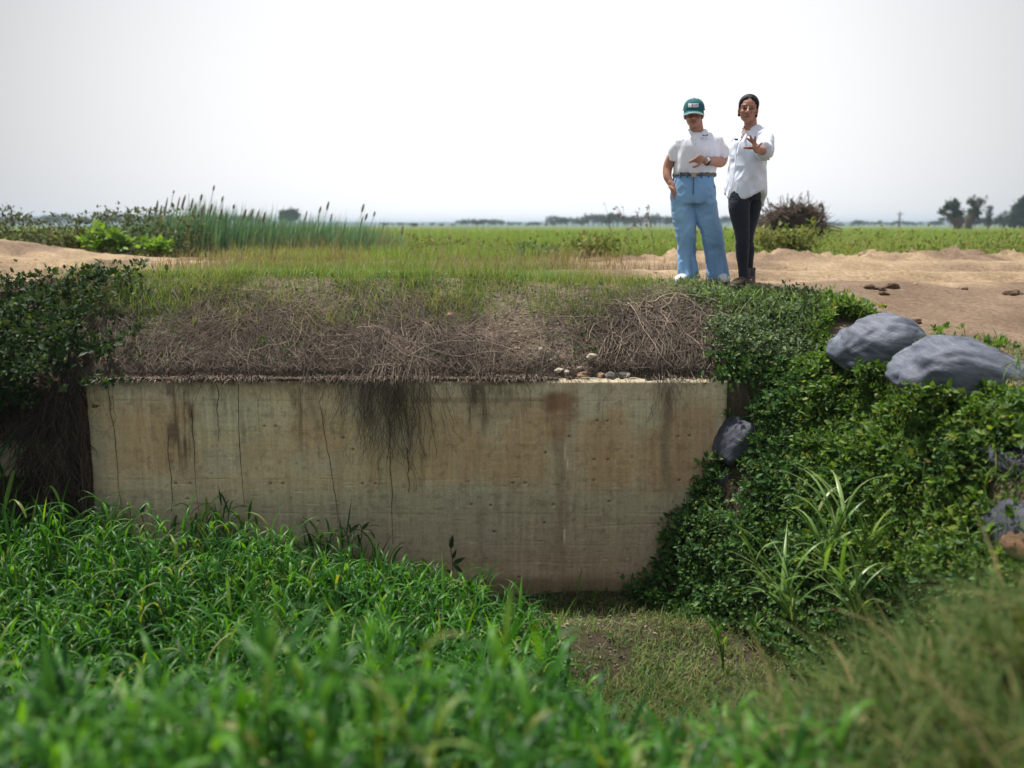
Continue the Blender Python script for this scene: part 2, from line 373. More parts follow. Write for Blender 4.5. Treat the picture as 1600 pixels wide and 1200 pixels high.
# board seams and cracks
for zy, dp_, a, b in ((625, .004, 130, 1137), (672, .002, 130, 700), (746, .0035, 130, 700), (800, .003, 380, 1137), (823, .0035, 880, 1075), (850, .002, 600, 1137), (878, .002, 600, 1137)):
    ln = zy + 5 * (fbm(PX / 60, 1.0, zy) - .5) - (8 * (PX - 880) / 200 if zy == 823 else 0)
    m = np.exp(-((PY - ln) / 1.1) ** 2) * ss(a, a + 8, PX) * (1 - ss(b - 8, b, PX)) * ss(.35, .55, fbm(PX / 30, zy * 1.0, 5))
    Yd = Yd + m * dp_ * .6; blend((.16, .14, .11), m * .26)
# tie holes and pits
for hx, hy in ((265, 753), (288, 753), (416, 753), (436, 753), (562, 753), (583, 753), (283, 777), (934, 656), (950, 656), (930, 716), (952, 716), (801, 752), (821, 752), (735, 786), (766, 787), (866, 786), (852, 815), (771, 829), (930, 748), (955, 781), (811, 902), (890, 680), (1062, 680), (1080, 679), (1066, 748), (549, 700), (534, 682), (428, 664), (410, 664), (853, 705), (490, 812), (466, 815)):
    m = np.exp(-(((PX - hx) / 2.2) ** 2 + ((PY - hy) / 1.8) ** 2)); Yd = Yd + m * .012; blend((.07, .06, .045), m * .8)
for q in range(90):
    hx, hy, l = rng.uniform(150, 1120), rng.uniform(740, 905), rng.uniform(2, 9)
    m = np.exp(-(((PX - hx) / l) ** 2 + ((PY - hy) / 1.0) ** 2)); Yd = Yd + m * .003; blend((.11, .09, .07) if q % 2 else (.34, .33, .28), m * .6)
    # white run at the cold joint
for hx, hy, hl in ((884, 705, 14), (884, 835, 12), (888, 720, 8)): blend((.46, .45, .40), np.exp(-(((PX - hx) / 1.4) ** 2 + ((PY - hy) / hl) ** 2)) * .8)
wl = empty('concrete_wall', (0, 0, 0), 'weathered grey concrete headwall with ochre stains rising from the ditch', 'wall')
V = np.stack([X, Yd, Z], -1).reshape(-1, 3); i = np.arange((nv - 1) * nu).reshape(-1, nu)[:, :-1].ravel()
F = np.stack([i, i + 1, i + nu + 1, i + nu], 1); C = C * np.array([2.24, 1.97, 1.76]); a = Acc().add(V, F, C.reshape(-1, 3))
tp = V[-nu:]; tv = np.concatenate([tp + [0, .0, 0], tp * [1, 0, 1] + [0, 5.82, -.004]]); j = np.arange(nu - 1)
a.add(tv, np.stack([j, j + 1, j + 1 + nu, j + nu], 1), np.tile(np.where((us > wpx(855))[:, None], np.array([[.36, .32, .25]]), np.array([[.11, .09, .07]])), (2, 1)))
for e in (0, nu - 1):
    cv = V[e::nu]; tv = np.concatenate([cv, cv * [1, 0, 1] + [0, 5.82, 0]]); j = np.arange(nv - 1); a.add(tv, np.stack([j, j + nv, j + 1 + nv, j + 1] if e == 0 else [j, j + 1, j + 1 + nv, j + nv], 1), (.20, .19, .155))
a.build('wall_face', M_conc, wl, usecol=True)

# old culvert on the left of the wall: lintel, abutment and dark barrel
cu = empty('culvert', (-3.9, 5.8, 0), 'dark culvert opening under a stained concrete lintel beside the wall', 'culvert')
def part_box(name, b, mat, par, sub=None, noise=.01, col=(.12, .105, .085)):
    x0, x1, y0, y1, z0, z1 = b; bm = bmesh.new(); bmesh.ops.create_cube(bm, size=1)
    for v in bm.verts: v.co = Vector(((x0 + x1) / 2 + v.co.x * (x1 - x0), (y0 + y1) / 2 + v.co.y * (y1 - y0), (z0 + z1) / 2 + v.co.z * (z1 - z0)))
    bmesh.ops.bevel(bm, geom=bm.edges[:], offset=.012, segments=2, affect='EDGES')
    bmesh.ops.subdivide_edges(bm, edges=[e for e in bm.edges if e.calc_length() > .3], cuts=18, use_grid_fill=True)
    me = bpy.data.meshes.new(name); bm.to_mesh(me); bm.free(); v = np.zeros(len(me.vertices) * 3); me.vertices.foreach_get('co', v); v = v.reshape(-1, 3)
    v += (np.stack([fbm(v[:, 0] * 5, v[:, 1] * 5, v[:, 2] * 5 + k * 9) for k in range(3)], 1) - .5) * noise; me.vertices.foreach_set('co', v.ravel())
    at_ = me.color_attributes.new('Col', 'FLOAT_COLOR', 'POINT'); c = np.ones((len(v), 4)); c[:, :3] = np.array(col) * (.8 + .5 * fbm(v[:, 0] * 3, v[:, 1] * 3, v[:, 2] * 3)[:, None]); at_.data.foreach_set('color', c.ravel())
    me.materials.append(mat); o = bpy.data.objects.new(name, me); COL.objects.link(o)
    if par: o.parent = par; o.location = -par.location
    return o
LZ0 = at(30, 741, 5.62)[2]; LZ1 = at(30, 672, 5.62)[2]
part_box('lintel', (-6.2, -3.16, 5.56, 5.90, LZ0, LZ1), M_conc, cu, col=(.26, .22, .175))
part_box('deck', (-6.2, -2.86, 5.905, 6.9, LZ0 + .02, LZ1 - .03), M_conc, cu)
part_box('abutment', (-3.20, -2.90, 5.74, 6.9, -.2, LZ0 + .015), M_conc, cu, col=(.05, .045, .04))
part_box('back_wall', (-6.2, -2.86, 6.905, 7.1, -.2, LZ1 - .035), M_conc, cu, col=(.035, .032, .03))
# earth lying over the culvert deck
xs3 = np.arange(-7.5, WX0 + .01, .05); yv = np.concatenate([[5.52, 5.53], np.arange(5.56, 6.75, .05)])
def capz(X, Y):
    t = np.clip((Y - 5.5) / 1.15, 0, 1); base = LZ1 + .02 + (H(X, Y * 0 + 6.75) - LZ1) * np.clip(t ** .5, 0, 1)
    z = base + .10 * (fbm(X * 2.5, Y * 2.5, 6) - .5) * np.sin(np.pi * t) + .06 * (fbm(X * 9, Y * 9, 6) - .5)
    return np.where(Y < 5.525, LZ1 - .05, z)
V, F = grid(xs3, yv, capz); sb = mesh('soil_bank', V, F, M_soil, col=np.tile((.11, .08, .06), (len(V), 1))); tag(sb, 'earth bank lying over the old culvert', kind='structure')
def HG(x, y):
    x, y = np.broadcast_arrays(np.asarray(x, float), np.asarray(y, float)); z = H(x, y)
    return np.where((x < WX0) & (y > 5.52) & (y < 6.74), np.maximum(z, capz(x, y)), z)
def pxof(P):
    """image position (target pixels) of world points, for choosing where plants grow and how dense"""
    d = P - np.array([0, 0, CAMZ]); c, s = math.cos(PITCH), math.sin(PITCH)
    zf = d[:, 1] * c - d[:, 2] * s; up = d[:, 1] * s + d[:, 2] * c
    return 800 + FPX * d[:, 0] / zf, 600 - SHIFT - FPX * up / zf
# ---------------------------------------------------------------- vegetation
def U(a, b, n): return rng.uniform(a, b, n)
def surf_scatter(n, x0, x1, y0, y1, dens=None):
    x, y = U(x0, x1, n), U(y0, y1, n)
    if dens is not None:
        k = rng.random(n) < dens(x, y); x, y = x[k], y[k]
    return np.stack([x, y, HG(x, y)], 1)
M_tall = foliage('tall_grass_blade', [(0, (.010, .050, .010)), (.35, (.022, .105, .012)), (.7, (.052, .175, .018)), (.93, (.10, .26, .030)), (1, (.20, .22, .07))], rough=.40, spec=.26, transl=.42, tmul=(2.2, 1.9, .30))
M_fine = foliage('fine_grass_blade', [(0, (.030, .070, .012)), (.5, (.060, .105, .020)), (.85, (.115, .135, .035)), (1, (.24, .19, .09))], rough=.6, spec=.25, transl=.3)
M_crest = foliage('crest_grass_blade', [(0, (.06, .13, .025)), (.4, (.105, .20, .04)), (.75, (.18, .25, .065)), (1, (.30, .23, .12))], rough=.55, spec=.25, transl=.35, pcol=(.22, .18, .09), pamt=.55, patch=.9)
M_rice = foliage('field_grass_blade', [(0, (.09, .19, .03)), (.5, (.17, .30, .05)), (.85, (.26, .34, .09)), (1, (.34, .30, .15))], rough=.55, spec=.25, transl=.35, pcol=(.28, .27, .12), pamt=.5, patch=.25)
M_reed = foliage('reed_blade', [(0, (.06, .125, .075)), (.5, (.10, .20, .12)), (.85, (.16, .28, .17)), (1, (.20, .19, .12))], rough=.45, spec=.4, transl=.25, tmul=(1.3, 1.4, .8))
M_dry = foliage('dry_stem', [(0, (.075, .060, .050)), (.4, (.15, .118, .095)), (.75, (.25, .195, .155)), (1, (.42, .33, .26))], rough=.85, spec=.15, transl=.0001, pcol=(.13, .11, .09), pamt=.7, patch=3.2)
M_vine = foliage('vine_leaf', [(0, (.026, .070, .022)), (.45, (.050, .120, .034)), (.8, (.085, .175, .045)), (.96, (.15, .25, .05)), (1, (.25, .19, .09))], rough=.5, spec=.28, transl=.33)
M_vine2 = foliage('warm_vine_leaf', [(0, (.038, .080, .018)), (.4, (.068, .140, .028)), (.8, (.125, .215, .040)), (.96, (.24, .31, .05)), (1, (.30, .22, .09))], rough=.52, spec=.25, transl=.38)
M_vine3 = foliage('dusty_vine_leaf', [(0, (.060, .105, .050)), (.5, (.11, .17, .08)), (.85, (.18, .24, .125)), (1, (.30, .32, .18))], rough=.6, spec=.25, transl=.22)
M_vdark = foliage('ivy_leaf', [(0, (.014, .032, .012)), (.5, (.026, .055, .020)), (.85, (.05, .09, .028)), (1, (.12, .15, .05))], rough=.55, spec=.25, transl=.28)
M_cane0 = foliage('thin_grass_blade', [(0, (.06, .13, .03)), (.5, (.11, .20, .05)), (.85, (.20, .28, .08)), (1, (.32, .27, .13))], .5, .3, .35)
M_bush = foliage('bright_leaf', [(0, (.07, .15, .02)), (.5, (.13, .25, .035)), (1, (.25, .36, .07))], rough=.5, spec=.3, transl=.35)
M_weed = foliage('roadside_leaf', [(0, (.08, .12, .03)), (.5, (.16, .20, .05)), (.85, (.25, .26, .09)), (1, (.30, .22, .14))], rough=.6, spec=.2, transl=.3)

# tall bright grass filling the ditch and near bank
def dens_tall(x, y):
    px, py = pxof(np.stack([x, y, H(x, y) + .3], 1))
    e = fbm(x * 1.6, y * 1.6, 31)
    lim = np.interp(y, [0.9, 1.6, 2.4, 3.2, 4.2, 4.8, 5.2, 5.5], [.42, .62, .50, .30, .12, -.14, -.60, -.98])
    d = 1 - ss(lim - .12, lim + .18, x + .35 * (e - .5))
    clump = .45 + .75 * ss(.36, .6, fbm(x * 3.2, y * 3.2, 33))
    return d * clump
P = surf_scatter(11500, -5.3, 2.2, 1.2, 5.42, dens_tall); n = len(P)
hs = (.22 + .26 * rng.random(n)) * (.55 + .9 * fbm(P[:, 0] * 1.1, P[:, 1] * 1.4, 35)) * (1 - .5 * ss(-.1, .35, P[:, 0]) * ss(3.6, 2.6, P[:, 1])) * (1 - .45 * ss(-1.2, .0, P[:, 0]) * ss(3.4, 4.4, P[:, 1]))
hs *= 1 + .30 * ss(4.2, 4.9, P[:, 1]) * ss(-.9, -1.8, P[:, 0])
sa = U(0, 2 * np.pi, n); sl_ = U(0, .28, n); sd3 = np.stack([np.cos(sa) * np.sin(sl_), np.sin(sa) * np.sin(sl_), np.cos(sl_)], 1)
A = Acc(); A.add(*blades(P, hs, .006, sa, sl_, sl_, 3, 1, wp=lambda t: 1 - .5 * t))
k = 7; t_ = np.tile(np.linspace(.12, 1.0, k), n) + rng.normal(0, .04, n * k); Pk = np.repeat(P, k, 0) + np.repeat(sd3 * hs[:, None], k, 0) * np.clip(t_, 0, 1)[:, None]; m = len(Pk)
az = np.repeat(U(0, 2 * np.pi, n), k) + np.tile(np.arange(k) * 2.6, n) + rng.normal(0, .4, m)
up = rng.random(m) < .16
A.add(*blades(Pk, (1 - .25 * ss(2.6, 1.6, Pk[:, 1])) * U(.13, .27, m) * np.repeat(.8 + .5 * rng.random(n), k), U(.010, .021, m), az, U(.12, .6, m), np.where(up, U(.4, 1.0, m), U(1.9, 3.0, m)), 8, 1.35))
V = np.concatenate(A.V); F = np.concatenate(A.F)
o = mesh('tall_grass', V, F, M_tall); tag(o, 'lush bright green broad-bladed grass filling the ditch', 'grass', kind='stuff')

# low olive grass on the near right bank and ditch floor
def dens_fine(x, y):
    bank = ss(.35, .9, x + .25 * (fbm(x * 2, y * 2, 3) - .5)) * ss(3.45, 3.0, y)
    flo = .30 * ss(.42, .56, fbm(x * 1.9, y * 1.9, 41)) * (y > 3) * ss(-.4, .4, x) + .95 * ss(4.25, 3.7, y) * ss(-.5, 0, x)
    return np.clip(np.maximum(bank, flo), 0, 1)
P = surf_scatter(80000, -.5, 3.2, 1.1, 5.45, dens_fine); m = len(P)
nr = ss(3.5, 2.8, P[:, 1]); hh = (.05 + .05 * rng.random(m)) * (1 - nr) + nr * (.10 + .17 * rng.random(m)) * (.6 + .8 * fbm(P[:, 0] * 3, P[:, 1] * 3, 8))
kp = (nr < .5) | (rng.random(m) < .62); P, hh, nr = P[kp], hh[kp], nr[kp]; m = len(P); hh = hh * (1 + .3 * nr * (rng.random(m) < .07)); V, F = blades(P, hh * 1.25, (.0035 + .004 * rng.random(m)) * (1 + .6 * nr), U(0, 6.28, m), U(.1, .9, m), U(.9, 2.6, m), 5, 1.2, crease=False)
o = mesh('bank_grass', V, F, M_fine); tag(o, 'fine olive and straw coloured grass on the near bank', 'grass', kind='stuff')

P = surf_scatter(20000, -.4, 2.1, 3.4, 5.35, lambda x, y: ss(.46, .58, fbm(x * 2.3, y * 2.3, 42)) * (.25 + .75 * ss(4.9, 4.3, y))); m = len(P)
V, F = blades(P, .03 + .07 * rng.random(m), .003 + .003 * rng.random(m), U(0, 6.28, m), U(.1, .9, m), U(.9, 2.4, m), 4, 1.2, crease=False)
o = mesh('ditch_grass', V, F, M_crest); tag(o, 'short bright grass creeping over the ditch floor', 'grass', kind='stuff')
# green grass along the top of the slope, and thin turf on the road verge
def crest_w(x, y):
    e = fbm(x * 1.4, y * 1.4, 51) - .5
    lo = np.interp(x, [-3.6, -3, -2, -1, 0, 1, 1.6, 2.4], [6.3, 6.0, 5.95, 6.02, 6.08, 6.1, 6.05, 5.9]); hi = np.interp(x, [-3.9, -3.3, -2.8, -1.2, 0, 1.0, 1.7, 2.4], [6.5, 6.9, 8.2, 9.6, 8.4, 7.05, 6.75, 6.4])
    return ss(lo - .18, lo + .14, y + .5 * e) * (1 - ss(hi - .2, hi + .2, y + .8 * e)) * ss(-4.0, -3.3, x + e * .6) * (1 - ss(2.0, 2.5, x))
P = surf_scatter(115000, -4.1, 2.6, 5.8, 9.8, lambda x, y: crest_w(x, y) * (.25 + .75 * ss(.35, .6, fbm(x * 4, y * 4, 52)))); m = len(P)
hh = (.035 + .10 * rng.random(m) ** 1.3) * (.55 + .9 * fbm(P[:, 0] * 2.2, P[:, 1] * 2.2, 53)) * (1 - .35 * ss(.3, 1.6, P[:, 0])) * 1.45
V, F = blades(P, hh, .003 + .0028 * rng.random(m), U(0, 6.28, m), U(0, .6, m), U(.5, 1.9, m), 3, 1.2, crease=False)
o = mesh('crest_grass', V, F, M_crest); tag(o, 'short yellow-green grass along the top of the slope', 'grass', kind='stuff')

# dry matted stems on the slope, spilling over the wall
def dry_strands(n, x0, x1, y0, y1, K, step, rad, hang, dens=None, lift=.03, wob=.35):
    P0 = surf_scatter(n, x0, x1, y0, y1, dens); N = len(P0); off = lift * (rng.random(N) * 1.2 + .1)
    p = P0 + np.stack([0 * off, 0 * off, off], 1); dr = unit(np.stack([rng.normal(0, .75, N), rng.normal(-.75, .55, N), np.zeros(N)], 1)); pts = [p.copy()]
    drop = np.where(rng.random(N) < hang, 1., 0.); fall = rng.random(N) * .5
    st = step * U(.6, 1.4, N)
    for k in range(K):
        dr = unit(dr + rng.normal(0, wob, (N, 3)) * [1, 1, .6]); q = p + dr * st[:, None]
        z = HG(q[:, 0], q[:, 1]) + off; over = (q[:, 1] < 5.54) & (q[:, 0] < WX1 + .15)
        stop = over & (drop < .5); q[stop, 1] = 5.56 + rng.random(stop.sum()) * .05; z[stop] = HG(q[stop, 0], q[stop, 1]) + off[stop]
        fz = p[:, 2] + np.minimum(dr[:, 2] * .2 - .9, -.3) * st
        ov = over & (drop > .5); q[ov, 1] = 5.475 - off[ov] * .9; q[ov, 0] = p[ov, 0] + dr[ov, 0] * st[ov] * .22 + rng.normal(0, .30, ov.sum()) * st[ov]; z[ov] = fz[ov]
        q[:, 2] = z; dr[:, 2] = 0; p = q; pts.append(p.copy())
    Pt = np.stack(pts, 1); r = rad * U(.5, 1.5, N)[:, None] * np.linspace(1, .45, K + 1)[None]
    return tubes(Pt, r, 3)
def dens_dry(x, y):
    e = fbm(x * 1.7, y * 1.7, 61); right = .45 + .55 * ss(.2, -.4, x) + .45 * ss(.7, 1.1, x)
    return (1 - ss(6.15, 6.5, y + .3 * (e - .5))) * np.clip(right, 0, 1) * (.12 + .88 * ss(.40, .54, fbm(x * 3.2, y * 4.5, 62)))
A = Acc(); A.add(*dry_strands(11500, WX0 - .1, WX1 + .05, 5.58, 6.5, 9, .045, .0017, .10, dens_dry, .05))
A.add(*dry_strands(750, WX0 - .05, -.70, 5.57, 5.85, 7, .04, .0017, .9, lambda x, y: ss(.40, .62, fbm(x * 2.2, 1.0, 63)), .03, .28))
A.add(*dry_strands(360, wpx(572), wpx(655), 5.57, 5.9, 13, .052, .0021, 1.0, None, .05, .22))
A.add(*dry_strands(110, wpx(700), wpx(810), 5.57, 5.8, 8, .035, .0017, 1.0, None, .03, .25))
A.add(*dry_strands(70, wpx(1030), wpx(1052), 5.57, 5.8, 9, .04, .0015, 1.0, None, .02, .2))
A.add(*dry_strands(4200, WX0, WX1 + .02, 5.56, 5.68, 5, .022, .0018, .85, lambda x, y: ss(.36, .56, fbm(x * 5, 1.0, 66)) * (1 - .75 * ss(-.2, .3, x)), .035, .5))
A.add(*dry_strands(900, wpx(960), WX1 + .05, 5.62, 6.15, 9, .05, .0030, .02, None, .06))
A.build('dry_stems', M_dry); tag(bpy.data.objects['dry_stems'], 'matted brown dead stems and rootlets spilling over the wall top', 'dead stems', kind='stuff')
# grey-brown litter of the same dead plants: thin upright bents
P = surf_scatter(30000, WX0 - .2, 1.9, 5.58, 6.6, lambda x, y: dens_dry(x, y) * .9 + .1); m = len(P)
V, F = blades(P, .02 + .07 * rng.random(m), .003 + .003 * rng.random(m), U(0, 6.28, m), U(.3, 1.2, m), U(1.2, 2.2, m), 3, 1, crease=False)
o = mesh('dead_grass', V, F, M_dry); tag(o, 'short grey brown dead grass litter on the slope', 'dead grass', kind='stuff')
N = 7500; x = U(WX0, WX1, N); x = x[rng.random(N) < (.04 + .96 * ss(.42, .6, fbm(x * 3.4, 1.0, 67))) * (1 - .8 * ss(.1, .35, x))]; m = len(x)
P = np.stack([x, U(5.487, 5.57, m), np.full(m, WZ1 - .004)], 1); V, F = blades(P, .02 + .10 * rng.random(m) ** 1.8, .004 + .004 * rng.random(m), -np.pi / 2 + rng.normal(0, .9, m), U(.2, 1.2, m), U(1.7, 3.0, m), 4, .9, crease=False)
o = mesh('lip_thatch', V, F, M_dry); tag(o, 'short dead thatch drooping over the top edge of the wall', 'dead grass', kind='stuff')
N = 3600; x = U(WX0, wpx(870), N); P = np.stack([x, U(5.505, 5.57, N), np.full(N, WZ1 - .004)], 1); TB = np.array([[1, 0, 0], [-1, 0, 0], [0, 1, 0], [0, -1, 0], [0, 0, 1], [0, 0, -1.]]); TBF = np.array([[0, 2, 4], [2, 1, 4], [1, 3, 4], [3, 0, 4], [2, 0, 5], [1, 2, 5], [3, 1, 5], [0, 3, 5]])
V, F = stamp(TB * [1, .8, .7], TBF, P, rdir(N), rdir(N), .004 + .018 * rng.random(N) ** 2.5); o = mesh('lip_soil', V, F, simple('lip_soil', (.10, .078, .058), .95, .1, 30, .35)); tag(o, 'crumbs of dark soil spilled along the wall top', 'soil crumbs', kind='stuff')
# curtain of dead roots hanging in the gap left of the wall
N = 1500; x = np.concatenate([U(-3.2, WX0 + .0, 1000), U(-3.9, -3.15, 500)]); K = 16
top = np.interp(x, [-3.9, -3.3, WX0], [1.22, 1.25, 1.45]) + U(-.2, .1, N); p = np.stack([x, U(5.42, 5.50, N), top], 1); pts = [p.copy()]; dr = rng.normal(0, .3, (N, 3))
ln = np.where(x > -3.18, U(.3, 1.15, N), U(.03, .12, N))
for k in range(K):
    dr = dr * .75 + rng.normal(0, .35, (N, 3)); dr[:, 2] = -1; q = p + unit(dr) * (ln / K)[:, None]; q[:, 1] = np.clip(q[:, 1], 5.36, 5.52); q[:, 0] = np.minimum(q[:, 0], WX0 + .02); p = q; pts.append(p.copy())
V, F = tubes(np.stack(pts, 1), np.repeat(.0022 * U(.5, 1.6, N)[:, None], K + 1, 1), 3)
M_droot = foliage('dark_root', [(0, (.028, .022, .018)), (.6, (.065, .05, .04)), (1, (.14, .105, .08))], rough=.85, spec=.15, transl=.0001)
o = mesh('hanging_roots', V, F, M_droot); tag(o, 'curtain of dark dead roots hanging left of the wall', 'roots', kind='stuff')
# tufted fuzz inside the curtain so that it reads as a mass
N = 5200; x = U(-3.45, WX0, N); P = np.stack([x, U(5.46, 5.60, N), U(.35, 1.45, N)], 1); P = P[(P[:, 0] > -3.14) | (P[:, 2] > 1.20)]; m = len(P)
V, F = blades(P, .05 + .10 * rng.random(m), .003 + .004 * rng.random(m), U(0, 6.28, m), U(.8, 2.2, m), U(1.6, 3.0, m), 3, 1, crease=False)
o = mesh('root_mass', V, F, M_droot); tag(o, 'tangled dark dead plant mass in the gap left of the wall', 'dead plants', kind='stuff')

# leafy cover: clusters of leaves over a surface
def leaf_cover(P, N, size, k=5, spread=1.0, droop=.25):
    """P cluster centres, N outward normals, k leaves per cluster"""
    n = len(P); ax = unit(N + rng.normal(0, .45, (n, 3)) + [0, 0, .35]); Pk = np.repeat(P, k, 0); A_ = np.repeat(ax, k, 0)
    t = unit(np.cross(A_, rdir(n * k))); an = U(.15, .95, n * k) * spread
    X = unit(A_ * np.cos(an)[:, None] * .8 + t * np.sin(an)[:, None] - np.array([0, 0, droop]) * rng.random((n * k, 1)))
    Zn = unit(A_ - X * np.sum(A_ * X, 1, keepdims=True) + .001); s = size * U(.55, 1.25, n * k) * np.repeat(.65 + .95 * rng.random(n) ** 2.2, k)
    return stamp(LEAF[:, :] * [1, 1.15, 1], LT, Pk + X * (s * .15)[:, None], X, Zn, s)
def normals(x, y, e=.06):
    gx = (HG(x + e, y) - HG(x - e, y)) / (2 * e); gy = (HG(x, y + e) - HG(x, y - e)) / (2 * e); return unit(np.stack([-gx, -gy, 1 + 0 * gx], 1))
def dens_vine(x, y):
    e = fbm(x * 2, y * 2, 71) - .5; z = H(x, y)
    xt = np.interp(y, [2.6, 3.4, 4.0, 4.7, 5.4, 5.6, 5.8, 6.6, 6.8], [1.6, 1.7, 1.62, 1.35, .80, WX1 + .02, WX1, 1.2, 1.3])
    xT = np.interp(y, [2.6, 3.6, 4.3, 4.9, 5.4, 6.0, 6.5, 6.8], [3.0, 2.9, 2.75, 2.65, 2.5, 2.45, 2.2, 1.7])
    d = ss(xt - .06, xt + .12, x + .3 * e) * (1 - ss(xT - .12, xT + .1, x + .4 * e)) * (1 - ss(6.15, 6.5, y + .4 * e)) * ss(2.5, 2.9, y)
    # bare pockets where the bags show
    for bx_, by_, r in ((1.50, 5.4, .14),): d = d * (1 - np.exp(-((x - bx_) / .10) ** 2 - ((y - by_) / .25) ** 2))
    return d
def steep_scatter(n, x0, x1, y0, y1, dens):
    P = surf_scatter(n, x0, x1, y0, y1, dens); Nn = normals(P[:, 0], P[:, 1]); keep = rng.random(len(P)) < (.34 / np.maximum(Nn[:, 2], .34)) ** .0
    return P[keep], Nn[keep]
P, Nn = steep_scatter(58000, .6, 3.1, 2.4, 6.9, dens_vine)
P = np.concatenate([P, P + rng.normal(0, .03, P.shape)]); Nn = np.concatenate([Nn, Nn])     # two layers on the steep faces
lump = fbm(P[:, 0] * 3.5, P[:, 1] * 3.5, P[:, 2] * 3.5, 3); hgt = (.01 + .13 * ss(.35, .7, lump) * (P[:, 1] < 5.9)) * rng.random(len(P)) ** .6 + .01
P = P + Nn * hgt[:, None] + rng.normal(0, .015, P.shape)
px, py = pxof(P)
# keep bag surfaces and the dark strip at the wall's edge partly clear
inb = ((px > 1300) & (px < 1458) & (py > 478) & (py < 545 + (px - 1316) * .12) & (P[:, 1] < 5.75)) | ((px > 1424) & (py > 530 + (px - 1424) * .10) & (py < 586 + (px - 1424) * .13) & (P[:, 1] < 5.3))
gap = (px > 1128) & (px < 1154) & (py > 668) & (py < 800)
rgt = (px > 1545) & (py > 700) & (py < 850) & (rng.random(len(P)) < .93)
ok = ~(inb | (gap & (rng.random(len(P)) < .85)) | rgt); P, Nn, px, py = P[ok], Nn[ok], px[ok], py[ok]
# which plant: dusty grey-green near the road, bright warm in the middle and right, deep green below
def front(n, x0, x1, f0, f1, Y):
    a = U(x0, x1, n); f = rng.random(n); b = f0(a) + (f1(a) - f0(a)) * f; return np.array([at(i, j, Y + .12 * rng.random()) for i, j in zip(a, b)])
ex = np.concatenate([front(360, 1335, 1470, lambda a: 566 + 0 * a + 16 * (fbm(a / 20, 1.0, 3) - .5), lambda a: 610 + 0 * a, 4.84), front(520, 1415, 1640, lambda a: 598 + .10 * (a - 1415) + 22 * (fbm(a / 20, 2.0, 3) - .5), lambda a: 655 + .1 * (a - 1415), 4.14)])
P = np.concatenate([P, ex]); Nn = np.concatenate([Nn, np.tile([[-.3, -1, .6]], (len(ex), 1))]); px, py = pxof(P)
wsel = fbm(P[:, 0] * 2.2, P[:, 1] * 2.2, P[:, 2] * 2.2) + rng.normal(0, .07, len(P))
dusty = (py < 560 + 60 * (wsel - .5)) & (px < 1270 + 120 * (wsel - .5)); warm = (~dusty) & (px > 1240 - 160 * (wsel - .5)) & (py < 900) & (wsel > .38)
cool = ~(dusty | warm)
for nm, msk, mt, sz, lab in (('dusty_creeper', dusty, M_vine3, .026, 'dusty grey-green creeper beside the road at the corner of the wall'), ('bright_creeper', warm, M_vine2, .033, 'bright yellow-green creeper covering the upper right bank'), ('dark_creeper', cool, M_vine, .031, 'deep green creeper covering the lower right bank by the wall')):
    V, F = leaf_cover(P[msk], Nn[msk], sz); o = mesh(nm, V, F, mt); tag(o, lab, 'creeper', kind='stuff')
# runners with leaves reaching over the wall face, right
def runner(name, pts, lab, mat, leaves=10, size=.045, cat='vine', group=None, rad=.0022, leafstart=.0, thingmat=None):
    pts = np.array(pts, float); t = np.linspace(0, 1, len(pts)); tt = np.linspace(0, 1, 24); c = np.stack([np.interp(tt, t, pts[:, i]) for i in range(3)], 1)
    c[1:-1] = (c[2:] + c[:-2] + c[1:-1]) / 3; c[:, 0] += (fbm(tt * 9, pts[0, 0] * 3, 1) - .5) * .03
    root = empty(name, tuple(c[0]), lab, cat, group)
    V, F = tubes((c - c[0])[None], np.full((1, 24), rad) * np.linspace(1, .6, 24), 4); mesh('stem', V, F, thingmat or M_droot, root)
    if leaves:
        q = c[rng.integers(int(24 * leafstart), 24, leaves)] - c[0]; V, F = leaf_cover(q, np.tile([[0, -1, .3]], (leaves, 1)), size, 3); mesh('leaves', V, F, mat, root)
    return root
runner('creeper_shoot', [at(1100, 850, 5.3), at(1075, 835, 5.38), at(1050, 838, 5.42), at(1036, 832, 5.44)], 'leafy creeper shoot reaching left across the lower wall face, upper one', M_vine, 12)
runner('creeper_shoot', [at(1075, 830, 5.35), at(1068, 812, 5.42), at(1060, 806, 5.44)], 'small leafy shoot against the wall above the ditch corner', M_vine, 9)
runner('creeper_shoot', [at(1150, 655, 5.5), at(1138, 650, 5.46), at(1128, 646, 5.44)], 'tiny green shoot curling over the right edge of the wall near its top', M_vine, 7, .04)
runner('creeper_shoot', [at(1145, 732, 5.5), at(1130, 729, 5.44), at(1120, 730, 5.43)], 'tiny green shoot touching the right edge of the wall at mid height', M_vine, 6, .04)
# ivy mass on the left bank
def dens_ivy(x, y):
    e = fbm(x * 2, y * 2, 81) - .5
    return (1 - ss(-3.0, -2.55, x + .7 * e + .55 * ss(5.4, 6.4, y) * 0)) * ss(5.45, 5.55, y) * (1 - ss(6.45, 6.75, y + .4 * e))
P = surf_scatter(7500, -5.4, -2.4, 5.45, 7.0, dens_ivy); Nn = normals(P[:, 0], P[:, 1])
xx = U(-5.4, -2.95, 4600); zz = U(1.20, 1.93, 4600); kk = zz > 1.24 + .28 * (fbm(xx * 2.3, 2.0, 8) - .5) + .22 * ss(-3.3, -2.9, xx) 
P2 = np.stack([xx, 5.50 - .10 * rng.random(4600) + .45 * ss(1.7, 2.05, zz) * 1.3, zz], 1)[kk]; Nn2 = np.tile([[0, -1, .35]], (len(P2), 1))
P = np.concatenate([P, P2]); Nn = np.concatenate([Nn, Nn2]); lump = fbm(P[:, 0] * 3.2, P[:, 1] * 3.2, P[:, 2] * 3.2, 3)
